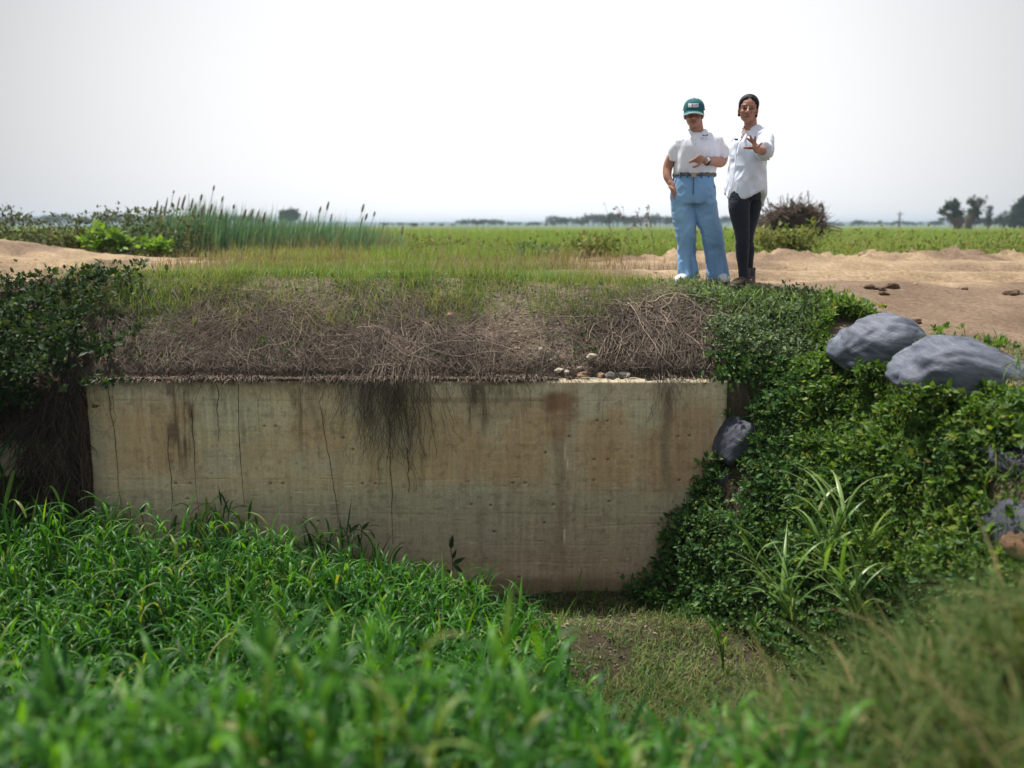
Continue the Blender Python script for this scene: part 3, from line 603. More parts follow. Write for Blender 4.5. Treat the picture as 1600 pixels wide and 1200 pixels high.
P = P + Nn * (.02 + .22 * ss(.35, .68, lump) * rng.random(len(P)) ** .5)[:, None]
pk = rng.random(len(P)) < .25 + .9 * ss(.36, .50, fbm(P[:, 0] * 4, P[:, 1] * 4, P[:, 2] * 4 + 3)); P, Nn = P[pk], Nn[pk]
V, F = leaf_cover(P, Nn, .041); o = mesh('ivy', V, F, M_vdark); tag(o, 'dark green ivy hanging over the left bank', 'ivy', kind='stuff')
# sparse green sprigs creeping through the dead stems
P = surf_scatter(5200, WX0 - .3, 1.5, 5.62, 6.7, lambda x, y: np.clip(ss(.47, .60, fbm(x * 2.0, y * 2.6, 91)) * .9 + .6 * np.exp(-((x + 2.9) / .35) ** 2) * ss(5.9, 5.7, y) + .9 * np.exp(-((x - .62) / .22) ** 2 - ((y - 5.95) / .13) ** 2) + .35 * ss(5.95, 6.3, y) , 0, 1) * .7)
V, F = leaf_cover(P + [0, 0, .03], normals(P[:, 0], P[:, 1]), .022, 4); o = mesh('slope_sprigs', V, F, M_vine3); tag(o, 'tiny green sprigs scattered through the dead stems on the slope', 'weeds', kind='stuff')
# low weeds and litter on the ditch floor along the wall
P = surf_scatter(1500, -.8, 1.6, 4.5, 5.46, lambda x, y: .8 * ss(4.9, 5.3, y) * ss(.3, .55, fbm(x * 4, y * 4, 4)) + .15)
V, F = leaf_cover(P + [0, 0, .02], np.tile([[0, 0, 1.]], (len(P), 1)), .022, 4); o = mesh('floor_weeds', V, F, M_vine); tag(o, 'small creeping weeds on the damp ditch floor under the wall', 'weeds', kind='stuff')
P = surf_scatter(1500, -.6, 2.0, 3.7, 5.4); V, F = stamp(LEAF, LT, P + [0, 0, .008], np.concatenate([rng.normal(size=(len(P), 2)), rng.normal(0, .15, (len(P), 1))], 1), np.tile([[0, 0, 1.]], (len(P), 1)), U(.012, .035, len(P)))
o = mesh('leaf_litter', V, F, M_dry); tag(o, 'dry leaf litter on the ditch floor', 'litter', kind='stuff')

A = Acc(); A.add(*dry_strands(260, 1.75, 2.7, 3.0, 4.8, 6, .035, .0022, 0, lambda x, y: dens_vine(x, y), .10)); A.build('creeper_stems', foliage('green_stem', [(0, (.05, .08, .03)), (.6, (.10, .11, .05)), (1, (.22, .17, .11))], .6, .3, .0001)); tag(bpy.data.objects['creeper_stems'], 'bare runners of the creeper showing between its leaves', 'creeper stems', kind='stuff')
P = surf_scatter(5200, .7, 3.0, 2.9, 6.2, lambda x, y: dens_vine(x, y) * ss(.45, .62, fbm(x * 2.6, y * 2.6, 73))); m = len(P); V, F = blades(P + normals(P[:, 0], P[:, 1]) * .06, U(.06, .20, m), U(.004, .009, m), U(0, 6.28, m), U(0, .7, m), U(.8, 2.4, m), 5, 1.4); o = mesh('bank_blades', V, F, M_cane0); tag(o, 'thin grass blades growing up through the creeper', 'grass', kind='stuff')
# individual vines hanging down the wall face
vl = [(170, 600, 190, 790, 'thin dark vine slanting down the wall near its left end'), (300, 640, 309, 800, 'knotted thin vine hanging straight down, third stem from the left end of the wall'),
      (371, 600, 380, 792, 'longest dark vine hanging straight down the left half of the wall'), (262, 680, 270, 800, 'faint thin vine beside the dark stain on the left of the wall'),
      (500, 640, 533, 836, 'thin vine slanting down right in the middle left of the wall'), (606, 650, 616, 850, 'long thin vine below the thick hanging dead roots'), (340, 600, 342, 690, 'short stubby vine beside the longest dark vine'), (635, 700, 640, 770, 'short thin rootlet right of the thick hanging dead roots')]
for a, b, c, d, lab in vl:
    n = 26; t = np.linspace(0, 1, n); ppx = a + (c - a) * t + 7 * (fbm(t * 5, a * 1.0, 3) - .5) + 2 * (fbm(t * 22, a * 1.0, 5) - .5); ppy = b + (d - b) * t
    pts = np.array([at(u_, v_, 5.475) for u_, v_ in zip(ppx, ppy)]); root = empty('hanging_vine', tuple(pts[0]), lab, 'vine', 'vines hanging down the wall')
    V, F = tubes((pts - pts[0])[None], (.0031 * (.6 + .8 * fbm(t * 8, a * 2.0, 1)) * np.linspace(1, .55, n))[None], 5); ac = Acc().add(V, F)
    q = pts[rng.integers(2, n, 14)] - pts[0]; m = len(q); ac.add(*blades(q - [0, .004, 0], U(.012, .05, m), .0025, U(0, 6.28, m), U(.8, 2.2, m), U(1.2, 2.8, m), 3, 1, crease=False)); ac.build('stem', M_droot, root)

# individual larger grasses
def big_grass(px, py, Y, h, n, lab, lean=0, spread=1.0, wd=.022, mat=None, th=(.6, 2.5), name='tall_grass_plant'):
    p = at(px, py, Y); p[2] = max(p[2] - 0, 0); root = empty(name, tuple(p), lab, 'grass plant', 'broad-leaved grass plants')
    ns = max(1, n // 4); a0 = U(0, 6.28, ns); hs = h * U(.55, .95, ns); K = 6; t = np.linspace(0, 1, K)
    st = []; 
    for i in range(ns):
        l_ = .25 * spread; dx = (math.cos(a0[i]) * l_ + lean) * hs[i]; dy = math.sin(a0[i]) * l_ * hs[i] - .1 * hs[i]
        st.append(np.stack([dx * t ** 1.4, dy * t ** 1.4, hs[i] * t * .85], 1))
    st = np.array(st); V, F = tubes(st, np.full((ns, K), .0045) * np.linspace(1, .6, K), 5); mesh('stem', V, F, mat or M_tall, root)
    m = n; si = rng.integers(0, ns, m); tt = rng.random(m) * .8 + .2; idx = np.minimum((tt * (K - 1)).astype(int), K - 1); P = st[si, idx]
    az = U(0, 6.28, m); az = np.where(rng.random(m) < abs(lean), math.pi if lean < 0 else 0.0, az) + rng.normal(0, .3, m)
    V, F = blades(P, h * U(.35, .75, m), wd * U(.6, 1.1, m), az, U(.1, .7, m), U(th[0] + .6, th[1], m), 9, 1.6); mesh('blades', V, F, mat or M_tall, root); return root
M_cane = foliage('cane_leaf', [(0, (.08, .17, .035)), (.5, (.15, .27, .07)), (.85, (.25, .36, .12)), (1, (.30, .33, .15))], rough=.35, spec=.55, transl=.35)
big_grass(1285, 905, 4.05, .66, 20, 'tall arching cane-like grass standing highest on the right bank', 0, .8, .024, M_cane)
big_grass(1245, 990, 3.95, .66, 26, 'arching grass plant leaning left over the foot of the right bank', -.45, 1.0, .020, M_cane)
big_grass(1340, 985, 3.75, .52, 20, 'arching grass plant at the foot of the right bank beside the olive grass', -.3, 1.0, .018, M_cane)
big_grass(1350, 880, 3.95, .42, 8, 'grass plant with two bright pointed leaves in the middle of the right bank', 0, .5, .028, M_bush, (.2, .9))
big_grass(1185, 1010, 4.4, .26, 7, 'small fresh grass plant on the bare ditch floor near the creeper', 0, .8, .012, M_cane)
big_grass(1130, 1045, 3.9, .28, 8, 'bright young grass plant at the near edge of the ditch floor', 0, .8, .016, M_tall)
big_grass(668, 930, 5.1, .30, 7, 'sparse grass plant with bent leaves at the wall foot, right of the lush grass', .1, .9, .014, M_tall)
big_grass(762, 945, 5.05, .34, 8, 'bright upright grass plant at the wall foot, near its middle', 0, .5, .015, M_tall, (.2, 1.4))
big_grass(905, 925, 5.25, .22, 5, 'dull arching grass plant against the base of the wall, farthest right', 0, .9, .009, M_cane, (1.2, 2.8))
big_grass(8, 830, 5.2, .75, 8, 'dark broad-leaved plant by the culvert opening at the left edge', 0, .4, .030, M_tall, (.2, .8))
# dark broad-leaved seedling against the wall
def seedling(px, py, Y, h, lab, leaves):
    p = at(px, py, Y); root = empty('seedling', tuple(p), lab, 'seedling'); K = 10; t = np.linspace(0, 1, K)
    st = np.stack([.035 * np.sin(t * 2.5), 0 * t, h * t], 1); V, F = tubes(st[None], np.full((1, K), .003), 5); mesh('stem', V, F, M_droot, root)
    for tz, dx, dz, s in leaves:
        q = st[int(tz * (K - 1))]; V, F = stamp(LEAF * [1, .75, 1], LT, q[None], np.array([[dx, -.25, dz]]), np.array([[0., -1, .25]]), np.array([s])); mesh('leaf', V, F, M_vdark, root)
seedling(700, 925, 5.3, .30, 'dark seedling with upright pointed leaves against the base of the wall', [(1, .15, 1, .11), (.7, .8, .5, .10), (.7, .8, -.7, .09), (.5, -.7, .5, .06), (.85, .3, .8, .08)])
seedling(217, 835, 5.25, .14, 'single dark rounded leaf sprout rising from the grass at the left of the wall', [(1, .5, .9, .09)])
seedling(558, 855, 5.25, .16, 'bent dark sprout rising from the grass before the middle of the wall', [(1, -.7, -.5, .09), (.8, .6, .6, .08)])

# field beyond the road
P = []
def dens_rice(x, y): return ss(11.9, 12.9, y + 1.0 * (fbm(x * .8, y * .8, 5) - .5))
for (y0, y1, n, hw) in ((11.9, 15, 24000, .010), (15, 24, 30000, .018), (24, 60, 26000, .05)):
    y = y0 + (y1 - y0) * rng.random(n); x = U(-.72, .72, n) * y
    k = (rng.random(n) < dens_rice(x, y)); x, y = x[k], y[k]; P.append((np.stack([x, y, H(x, y)], 1), hw))
A = Acc()
for p, hw in P:
    m = len(p); f = ss(12.2, 14.0, p[:, 1]); hh = (.10 + .38 * f) * (.7 + .4 * rng.random(m)) * (.8 + .4 * fbm(p[:, 0] * .5, p[:, 1] * .5, 6)); hh = np.where(p[:, 0] < 1, hh + .3 * f * ss(1, -2, p[:, 0]), hh)
    A.add(*blades(p, hh * 1.1, hw * U(.5, 1.2, m), U(0, 6.28, m), U(0, .35, m), U(.2, 1.3, m), 3, 1.5, crease=False))
p = surf_scatter(15000, -4.6, 1.4, 8.4, 12.4, lambda x, y: ss(-3.9, -3.0, x + .6 * fbm(x, y, 4)) * (1 - ss(-.8, 1.2, x)) * ss(8.4, 10.5, y) * (.15 + .85 * ss(.38, .56, fbm(x * 1.5, y * 1.5, 45)))); m = len(p)
A.add(*blades(p, .08 + .20 * rng.random(m) * ss(8.4, 11, p[:, 1]), .007, U(0, 6.28, m), U(0, .4, m), U(.3, 1.4, m), 3, 1.5, crease=False))
A.build('field_grass', M_rice); tag(bpy.data.objects['field_grass'], 'bright green crop field of tall grass beyond the road', 'grass', kind='stuff')
# mixed weeds along the far verge
def verge(n, x0, x1, y0, y1, mat, size, hgt, name, lab, dens=None, k=4):
    P = surf_scatter(n, x0, x1, y0, y1, dens); h = hgt * rng.random(len(P)) * (.3 + 1.1 * fbm(P[:, 0] * .9, P[:, 1] * .9, 17)); P[:, 2] += h
    V, F = leaf_cover(P, np.tile([[0, -.5, 1.]], (len(P), 1)), size, k); o = mesh(name, V, F, mat); tag(o, lab, 'weeds', kind='stuff')
verge(15000, -1.5, 12, 11.7, 14.0, M_weed, .042, .40, 'verge_weeds', 'pale dusty weeds along the far edge of the road', lambda x, y: .25 + .75 * ss(.42, .6, fbm(x * .8, y * .8, 19)))
verge(24000, -13, -3.6, 12.0, 14.5, foliage('dark_weed_leaf', [(0, (.05, .06, .035)), (.5, (.08, .11, .045)), (1, (.17, .17, .10))], .6, .2, .25), .05, .84, 'hedge_weeds', 'brownish green weeds in a low hedge left of the reeds', lambda x, y: 1 - ss(-5.6, -4.2, x))
m = 5000; P = np.concatenate([surf_scatter(m, -13, 3, 12.0, 14.5), surf_scatter(15000, -4.4, 2.4, 7.8, 12.4, lambda x, y: ss(-3.9, -3.0, x + .5 * fbm(x, y, 4)) * (1 - ss(-.2, 2.2, x + .8 * (y - 10) * .3)) * ss(7.8, 8.8, y) * (.2 + .8 * ss(.4, .6, fbm(x * 1.8, y * 1.8, 44))))]); V, F = blades(P, .10 + .5 * rng.random(len(P)) * ss(2, -2, P[:, 0]) * ss(11.5, 12.5, P[:, 1]) + .16 * rng.random(len(P)), .006, U(0, 6.28, len(P)), U(0, .4, len(P)), U(.3, 1.4, len(P)), 3, 1.3, crease=False)
o = mesh('dry_bents', V, F, foliage('straw_blade', [(0, (.16, .11, .08)), (.6, (.28, .21, .13)), (1, (.38, .31, .19))], .8, .15, .2)); tag(o, 'straw coloured dry bents along the verge in front of the reeds', 'dry grass', kind='stuff')
# reeds
def dens_reed(x, y):
    px = 800 + FPX * x / y; return ss(170, 250, px + 60 * (fbm(x, y, 4) - .5)) * (1 - ss(560, 650, px + 50 * (fbm(x * 1.5, y, 4) - .5)))
P = surf_scatter(9500, -9.5, -1.4, 12.6, 16.5, dens_reed); m = len(P); px = 800 + FPX * P[:, 0] / P[:, 1]
zt = np.interp(px, [150, 260, 300, 360, 480, 560, 650], [345, 335, 318, 335, 345, 352, 372]) + rng.normal(0, 9, m)
hh = np.array([at(a_, b_, c_)[2] for a_, b_, c_ in zip(px, zt, P[:, 1])]) - P[:, 2]; hh = np.clip(hh, .3, 2.2) * (1 - .35 * rng.random(m) ** 2)
V, F = blades(P, hh * 1.04, .016 + .014 * rng.random(m), U(-.9, .9, m), U(0, .22, m), U(.15, .62, m), 5, 1.6, crease=False, wp=lambda t: (1 - .15 * t) * (1 - t ** 6))
o = mesh('reeds', V, F, M_reed); tag(o, 'stand of blue-green reeds beyond the road', 'reeds', kind='stuff')
M_spike = simple('cattail_spike', (.20, .14, .10), .9, .1, 40, .3)
M_spike2 = simple('pale_cattail_spike', (.30, .24, .19), .9, .1, 40, .3)
cat = [(236, 322, 340), (247, 312, 336), (262, 308, 338), (272, 297, 300), (281, 307, 330), (290, 304, 325), (302, 309, 328), (335, 289, 296), (316, 303, 312), (349, 306, 313), (366, 319, 324), (306, 317, 340), (318, 319, 338), (332, 318, 332), (347, 326, 340), (355, 329, 345), (385, 326, 342), (396, 325, 345), (405, 327, 345), (415, 330, 345), (514, 314, 327), (502, 322, 332), (569, 318, 330), (574, 333, 342), (586, 330, 336), (519, 333, 345), (480, 329, 345), (253, 320, 340), (229, 331, 350), (203, 337, 352), (567, 338, 352), (630, 352, 366)]
for i, (a, b, c) in enumerate(cat):
    Y = 13.2 + 2.0 * rng.random(); T_ = at(a, b, Y); lean = .12 + .1 * rng.random(); gx = T_[0] - lean * (T_[2] - 1.45) * 1.3; base = np.array([gx, Y, H(gx, Y)]); L_ = (c - b) / FPX * Y + .03
    root = empty('cattail', tuple(base), 'brown seed spike of a tall reed leaning above the reed stand', 'cattail', 'cattail spikes above the reeds')
    t = np.linspace(0, 1, 8)[:, None]; pts = (T_ - base) * np.concatenate([t ** 1.25, t, t], 1); d = unit((pts[-1] - pts[-2])[None])[0]
    V, F = tubes(pts[None], np.full((1, 8), .0045), 5); mesh('stem', V, F, M_reed, root)
    sp = pts[-1] - d * L_ * np.linspace(1, 0, 7)[:, None]; V, F = tubes(sp[None], np.array([[.003, .016, .019, .019, .018, .014, .002]]) * (.75 + .4 * rng.random()), 8); mesh('seed_spike', V, F, M_spike if i % 3 else M_spike2, root)
# bright broad-leaved bushes left
def bush(px, py, Y, w, h, n, sz, mat, lab, name='bush', cat='bush', stems=7):
    p = at(px, py, Y); p[2] = H(p[0], p[1]); root = empty(name, tuple(p), lab, cat); K = 6; t = np.linspace(0, 1, K); st = []
    for i in range(stems): a0 = U(0, 6.28, 1)[0]; l_ = rng.random(); st.append(np.stack([math.cos(a0) * w * .45 * l_ * t ** 1.3, math.sin(a0) * w * .35 * l_ * t ** 1.3, h * t * (1 - .4 * l_)], 1))
    st = np.array(st); V, F = tubes(st, np.full((stems, K), .008) * np.linspace(1, .4, K), 5); mesh('stems', V, F, M_dry, root)
    si = rng.integers(0, stems, n); P = st[si, rng.integers(2, K, n)] + rng.normal(0, 1, (n, 3)) * [w * .13, w * .12, h * .12]; P[:, 2] = np.abs(P[:, 2])
    V, F = leaf_cover(P, unit(P * [1, 1, .5] + [0, -.1, .3]), sz, 4); mesh('leaves', V, F, mat, root); return root
bush(163, 404, 11.9, .55, .30, 90, .11, M_bush, 'bright green leafy bush at the road edge, left one of three')
bush(190, 403, 11.8, .50, .26, 80, .11, M_bush, 'bright green leafy bush at the road edge, middle one of three')
bush(242, 403, 11.8, .55, .26, 90, .11, M_bush, 'bright green leafy bush before the reeds, right one of three')
bush(120, 398, 12.3, .8, .36, 160, .07, M_weed, 'olive bush between the spoil heap and the bright bushes')
bush(178, 372, 13.6, .9, .85, 240, .07, foliage('russet_leaf', [(0, (.08, .06, .05)), (.6, (.13, .11, .07)), (1, (.2, .16, .1))], .7, .2, .2), 'dull russet bush rising above the hedge left of the reeds')
bush(1235, 402, 12.2, .9, .38, 330, .07, M_weed, 'yellow-green weed bush in front of the brush pile')
bush(1258, 400, 12.8, .35, .55, 110, .06, M_weed, 'pale fluffy weed bush against the right side of the brush pile')
bush(1205, 404, 12.0, .8, .35, 190, .06, M_weed, 'low yellow-green weed bush beside the dark-trousered person')
bush(835, 403, 11.9, 1.1, .20, 190, .06, M_vine3, 'low grey-green mound of weeds at the far edge of the road')
bush(930, 404, 12.0, .9, .30, 200, .07, M_weed, 'leafy weed bush on the verge left of the two people')
for i, (a, b, c) in enumerate(((945, 318, 402), (972, 335, 402), (1010, 332, 402), (996, 338, 400), (4, 322, 385), (28, 335, 385))):
    Y = 12.3; T_ = at(a, b, Y); gx = T_[0] + (.12 if i < 4 else -.03); base = np.array([gx, Y, H(gx, Y)]); lab = ['tall thin weed stalk with a drooping seed head, rising highest left of the people', 'branching dry weed stalk left of the people', 'bare dry weed stalk just left of the jeans', 'short branching dry weed stalk left of the people', 'tall dry weed stalk at the left edge of the photo', 'short dry weed stalk near the left edge'][i]
    root = empty('weed_stalk', tuple(base), lab, 'weed stalk', 'dry weed stalks beyond the road'); t = np.linspace(0, 1, 9)[:, None]; pts = (T_ - base) * np.concatenate([t ** 2, t, t ** .9], 1); br = [pts]
    for j in range(9 if i else 2): k = rng.integers(4, 9); q = pts[k]; dd = np.array([rng.normal() * .6, rng.normal() * .4, .7]) * U(.08, .25, 1); br.append(q + dd * np.linspace(0, 1, 9)[:, None] + [0, 0, 0])
    V, F = tubes(np.array(br), np.full((len(br), 9), .004) * np.linspace(1, .4, 9), 4); mesh('stalk', V, F, M_dry, root)
    for b_ in br: V, F = leaf_cover(np.array([b_[-1]]), np.array([[-.6, 0, -.3]]), .045, 4); mesh('seed_head', V, F, M_dry, root)
# ---------------------------------------------------------------- far trees, hills, pole
M_bark = simple('bark', (.12, .09, .07), .9, .1, 8, .3)
M_ftree = foliage('far_foliage', [(0, (.02, .035, .02)), (.6, (.04, .065, .03)), (1, (.08, .10, .04))], .6, .2, .15)
def far_tree(px, ptop, pbase, Y, wpx_, lab, shape='round', n=420, group=None, trunk=.25, name='tree'):
    """crown of leaf clumps carried by a trunk with limbs"""
    p = at(px, pbase, Y); gz = float(H(p[0], Y)); p[2] = gz; T_ = at(px, ptop, Y)[2]; h = T_ - gz; w = wpx_ / FPX * Y
    root = empty(name, tuple(p), lab, 'tree', group); K = 6; t = np.linspace(0, 1, K); limbs = [np.stack([.05 * h * np.sin(t * 3), 0 * t, h * .8 * t], 1)]
    for i in range(7):
        a = U(0, 6.28, 1)[0]; s = limbs[0][2 + i % 3]; limbs.append(s + np.stack([math.cos(a) * w * .38 * t, math.sin(a) * w * .38 * t, h * .35 * t ** .8], 1))
    rr = np.array([[.045 * h] + [.018 * h] * 7]).T * np.linspace(1, .25, K)[None]; V, F = tubes(np.array(limbs), rr, 6); mesh('trunk', V, F, M_bark, root)
    cl = rdir(n) * (rng.random((n, 1)) ** .38)
    if shape == 'cone': cz = rng.random(n) ** 1.5; C_ = np.stack([cl[:, 0] * w * .5 * (1 - cz) ** .8, cl[:, 1] * w * .5 * (1 - cz) ** .8, h * (.12 + .88 * cz)], 1)
    elif shape == 'column': cz = rng.random(n); C_ = np.stack([cl[:, 0] * w * .42 * (.6 + .7 * vn(cz * 5, px)), cl[:, 1] * w * .4, h * (.1 + .9 * cz)], 1)
    else:
        lob = rdir(9) * [w * .32, w * .32, h * .22]; q = lob[rng.integers(0, 9, n)]; C_ = q + cl * [w * .22, w * .22, h * .16]; C_[:, 2] += h * (trunk + 1) / 2 * .98
        C_[:, 2] *= np.where(C_[:, 2] > 0, h / max(C_[:, 2].max(), .1), 1)
    sz = max(w, h * .6) * .10; V, F = leaf_cover(C_, unit(rdir(n) + [0, 0, .6]), sz, 3); mesh('crown', V, F, M_ftree, root); return root
far_tree(455, 328, 352, 240, 38, 'round dense tree standing alone on the horizon above the reeds', n=900)
far_tree(648, 349, 360, 200, 14, 'small dark round tree standing alone on the open horizon left of centre')
far_tree(1594, 312, 352, 150, 52, 'large blue-green conical tree at the right edge', 'cone', 900)
far_tree(1544, 322, 354, 130, 13, 'narrow dark column-shaped tree between the gnarled trees and the conical tree', 'column', 350)
far_tree(1567, 329, 354, 140, 17, 'small feathery tree just left of the conical tree', 'round', 260)
# gnarled pollarded trees
def gnarled(px, pbase, Y, knots, lab, extra=()):
    p = at(px, pbase, Y); p[2] = float(H(p[0], Y)); root = empty('pollarded_tree', tuple(p), lab, 'tree'); br = []; kn = []
    for path in knots:
        pts = np.array([at(a, b, Y) for a, b in path]) - p; t = np.linspace(0, 1, len(pts)); tt = np.linspace(0, 1, 10); br.append(np.stack([np.interp(tt, t, pts[:, i]) for i in range(3)], 1)); kn.append(pts[-1]); kn.append(pts[len(pts) // 2])
    V, F = tubes(np.array(br), np.full((len(br), 10), .0036 * Y) * np.linspace(1.2, .45, 10), 6); mesh('trunk', V, F, M_bark, root)
    n = 46 * len(kn); c = np.array(kn)[rng.integers(0, len(kn), n)] + rng.normal(0, .0022 * Y, (n, 3)); V, F = leaf_cover(c, rdir(n), .0035 * Y, 3); mesh('crown', V, F, M_ftree, root)
gnarled(1494, 356, 110, [[(1496, 358), (1494, 340), (1490, 328), (1481, 320)], [(1496, 358), (1497, 338), (1494, 326), (1492, 317)], [(1496, 356), (1502, 345), (1499, 335), (1494, 330)], [(1494, 348), (1485, 338), (1474, 331)]], 'gnarled pollarded tree with leafy knots, left of the pair on the right horizon')
gnarled(1516, 356, 110, [[(1512, 358), (1515, 340), (1521, 330), (1524, 322), (1519, 314)], [(1515, 342), (1523, 326), (1534, 316)], [(1515, 348), (1522, 336), (1525, 332)]], 'gnarled forked tree with leafy knots, right of the pair on the right horizon')
row = []
for a, b, t0, t1, step in ((0, 420, 341, 346, 15), (600, 640, 350, 352, 13), (660, 715, 351, 354, 13), (720, 800, 347, 351, 9), (800, 870, 350, 353, 11), (868, 1060, 341, 348, 8), (1118, 1200, 342, 348, 9), (1285, 1330, 350, 353, 9), (1335, 1392, 348, 351, 8), (1396, 1480, 349, 352, 10), (1485, 1600, 342, 350, 9)):
    x = a
    while x < b: row.append((x, t0 + (t1 - t0) * random.random())); x += step * (.6 + .8 * random.random())
protos = []
for i, (px, pt) in enumerate(row):
    Y = random.choice([260, 340, 430, 520]) if not (px > 1485) else 200
    lab = 'small hazy tree in the tree line along the far horizon'
    if i < 6: protos.append(far_tree(px, pt - 2, 356, Y, 20 + 8 * random.random(), lab, n=150, group='trees along the horizon')); protos[-1]['h'] = (352 - pt) / FPX * Y + .6
    else:
        src = protos[i % 6]; p = at(px, 356, Y); gz = float(H(p[0], Y)); h = (354.5 - pt) / FPX * Y + CAMZ - gz; s = h / (src['h'])
        c = src.copy(); COL.objects.link(c); c.location = (p[0], Y, gz); c.scale = (s * 1.3 * (Y / 420) ** .3, s, s); c.rotation_euler = (0, 0, random.random() * 6)
        for ch in src.children: d = ch.copy(); COL.objects.link(d); d.parent = c
for q in protos: del q['h']
# utility pole
p = at(1405, 352, 230); p[2] = float(H(p[0], 230)); root = empty('utility_pole', tuple(p), 'thin dark utility pole with crossarm on the horizon right of the brush pile', 'pole'); hh = at(1405, 331, 230)[2] - p[2]
V, F = tubes(np.array([[[0, 0, 0], [0, 0, hh]]]), np.array([[.26, .18]]), 6); mesh('pole', V, F, M_bark, root)
V, F = tubes(np.array([[[-.9, 0, hh * .86], [1.0, 0, hh * .86]]]), np.array([[.1, .1]]), 5); mesh('crossarm', V, F, M_bark, root)
# distant wooded rise
xs4 = np.linspace(-1150, 1150, 400); ys4 = np.linspace(1250, 1480, 14)
V, F = grid(xs4, ys4, lambda X, Y: 1.9 + np.sin(np.clip((Y - 1250) / 230, 0, 1) * np.pi) * (3.2 + 3.6 * fbm(X / 160, 1.0, 4) + 1.4 * fbm(X / 22, Y / 60, 5)))
hl = mesh('hills', V, F, simple('far_hill', (.05, .085, .05), .9, .1)); tag(hl, 'low blue wooded rise far off along the horizon', kind='structure')

# ---------------------------------------------------------------- sandbags
def bag_mat(name, c1, c2):
    t = NT(name); st = t.noise(1.0, 5, t.map((5, 5, 26)), .65, 1.2); n = t.noise(3.0, 4); we = t.noise(240, 2); cr = t.noise(1.0, 5, t.map((9, 30, 13)), .7, .8)
    c = t.ramp(st, [(.30, c1), (.52, tuple((a + b) / 2 for a, b in zip(c1, c2))), (.72, c2)]); c = t.mix(1.0, c, t.ramp(n, [(.35, (.72, .70, .74)), (.65, (1.2, 1.18, 1.16))]), 'MULTIPLY')
    h = t.math('MULTIPLY_ADD', we, .12, t.math('MULTIPLY_ADD', cr, 1.0, t.math('MULTIPLY', st, .3))); return t.pbr(c, .40 if c1[0] > .04 else .65, .5, t.bump(h, .45, .02))
M_bag = bag_mat('grey_sack_cloth', (.040, .052, .080), (.195, .225, .285)); M_bag_shade = bag_mat('shaded_sack_cloth', (.030, .036, .055), (.065, .075, .105))  # second cloth is a darker copy of the first, shade painted into its colour
def sandbag(px, py, Y, w, h, dpt, tilt, yaw, lab, seed, pinch=1, name='sandbag'):
    M_bag = globals()['M_bag'] if 'dark' not in lab and 'torn' not in lab else M_bag_shade
    nu, nv = 96, 48; u = np.linspace(0, 2 * np.pi, nu, endpoint=False); v = np.linspace(-np.pi / 2, np.pi / 2, nv); Uu, Vv = np.meshgrid(u, v)
    sp = lambda a, e: np.sign(a) * np.abs(a) ** e
    x = sp(np.cos(Vv), .62) * sp(np.cos(Uu), .62); y = sp(np.cos(Vv), .62) * sp(np.sin(Uu), .75); z = sp(np.sin(Vv), .72)
    k = (x * .5 + .5); z = z * (1 - .45 * np.abs(x) ** 3) * (1 - .30 * k * (pinch > 0)); z = np.where(z < 0, z * .6, z)
    n = 1 + .22 * (fbm(x * 1.6 + seed, y * 1.6, z * 1.6, 2) - .5) + .05 * (fbm(x * 3 + seed, y * 5, z * 4, 2) - .5)
    ri = -np.abs(fbm(x * 1.2 + seed * 3, y * 3.5 + x, z * 2.2 + x * 2, 2) - .5) * .24 ; n = n + ri
    n = n * (1 - .10 * np.exp(-((x - .45 + .3 * y) / .16) ** 2) * (z > -.2) + .05 * np.exp(-((x - .78) / .14) ** 2))
    P = np.stack([x * n * w / 2, y * n * dpt / 2, (z * n - .30 * np.abs(x) ** 2.2 + .06 * np.sin(x * 5 + seed)) * h * .58], -1).reshape(-1, 3)
    i = np.arange((nv - 1) * nu).reshape(-1, nu); j = (i + 1 - nu * (np.arange(nu) == nu - 1)); F = np.stack([i, j, j + nu, i + nu], -1).reshape(-1, 4)
    c = at(px, py, Y); root = empty(name, tuple(c), lab, 'sandbag'); root.rotation_euler = (R(8), R(tilt), R(yaw)); mesh('sack', P, F, M_bag, root)
    # folded, stitched mouth of the sack
    m = 24; t = np.linspace(-1, 1, m); V = []
    for s_, tz in ((0, .0), (1, .02)):
        V.append(np.stack([np.full(m, w * (.47 + .07 * s_)) + .01 * np.sin(t * 7), t * dpt * (.20 + .06 * s_), .008 * np.sin(t * 11 + s_) - .02 + tz], 1))
    V = np.concatenate(V); V = np.concatenate([V, V + [0, 0, .007]]); a = np.arange(m - 1); F = np.concatenate([np.stack([a, a + 1, a + m + 1, a + m], 1), np.stack([a, a + m, a + m + 1, a + 1], 1) + 2 * m, np.stack([a + m, a + m + 1, a + 3 * m + 1, a + 3 * m], 1)])
    mesh('sewn_mouth', V, F, M_bag, root); return root
sandbag(1392, 550, 5.12, .73, .45, .46, 10, 8, 'grey sandbag with a flat pale top, the upper of the two beside the road', 1.3)
sandbag(1556, 606, 4.38, 1.12, .42, .50, 15, -4, 'smooth grey sandbag sloping down right, the lower of the two beside the road', 4.1)
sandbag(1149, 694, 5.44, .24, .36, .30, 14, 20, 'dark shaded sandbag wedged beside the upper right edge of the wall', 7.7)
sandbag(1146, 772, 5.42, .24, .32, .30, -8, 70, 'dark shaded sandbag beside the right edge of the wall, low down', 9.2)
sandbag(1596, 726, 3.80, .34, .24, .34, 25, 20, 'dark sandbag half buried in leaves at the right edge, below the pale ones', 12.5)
tb = sandbag(1600, 834, 3.52, .26, .24, .30, 5, 10, 'torn sandbag spilling brown earth at the right edge', 15.1)
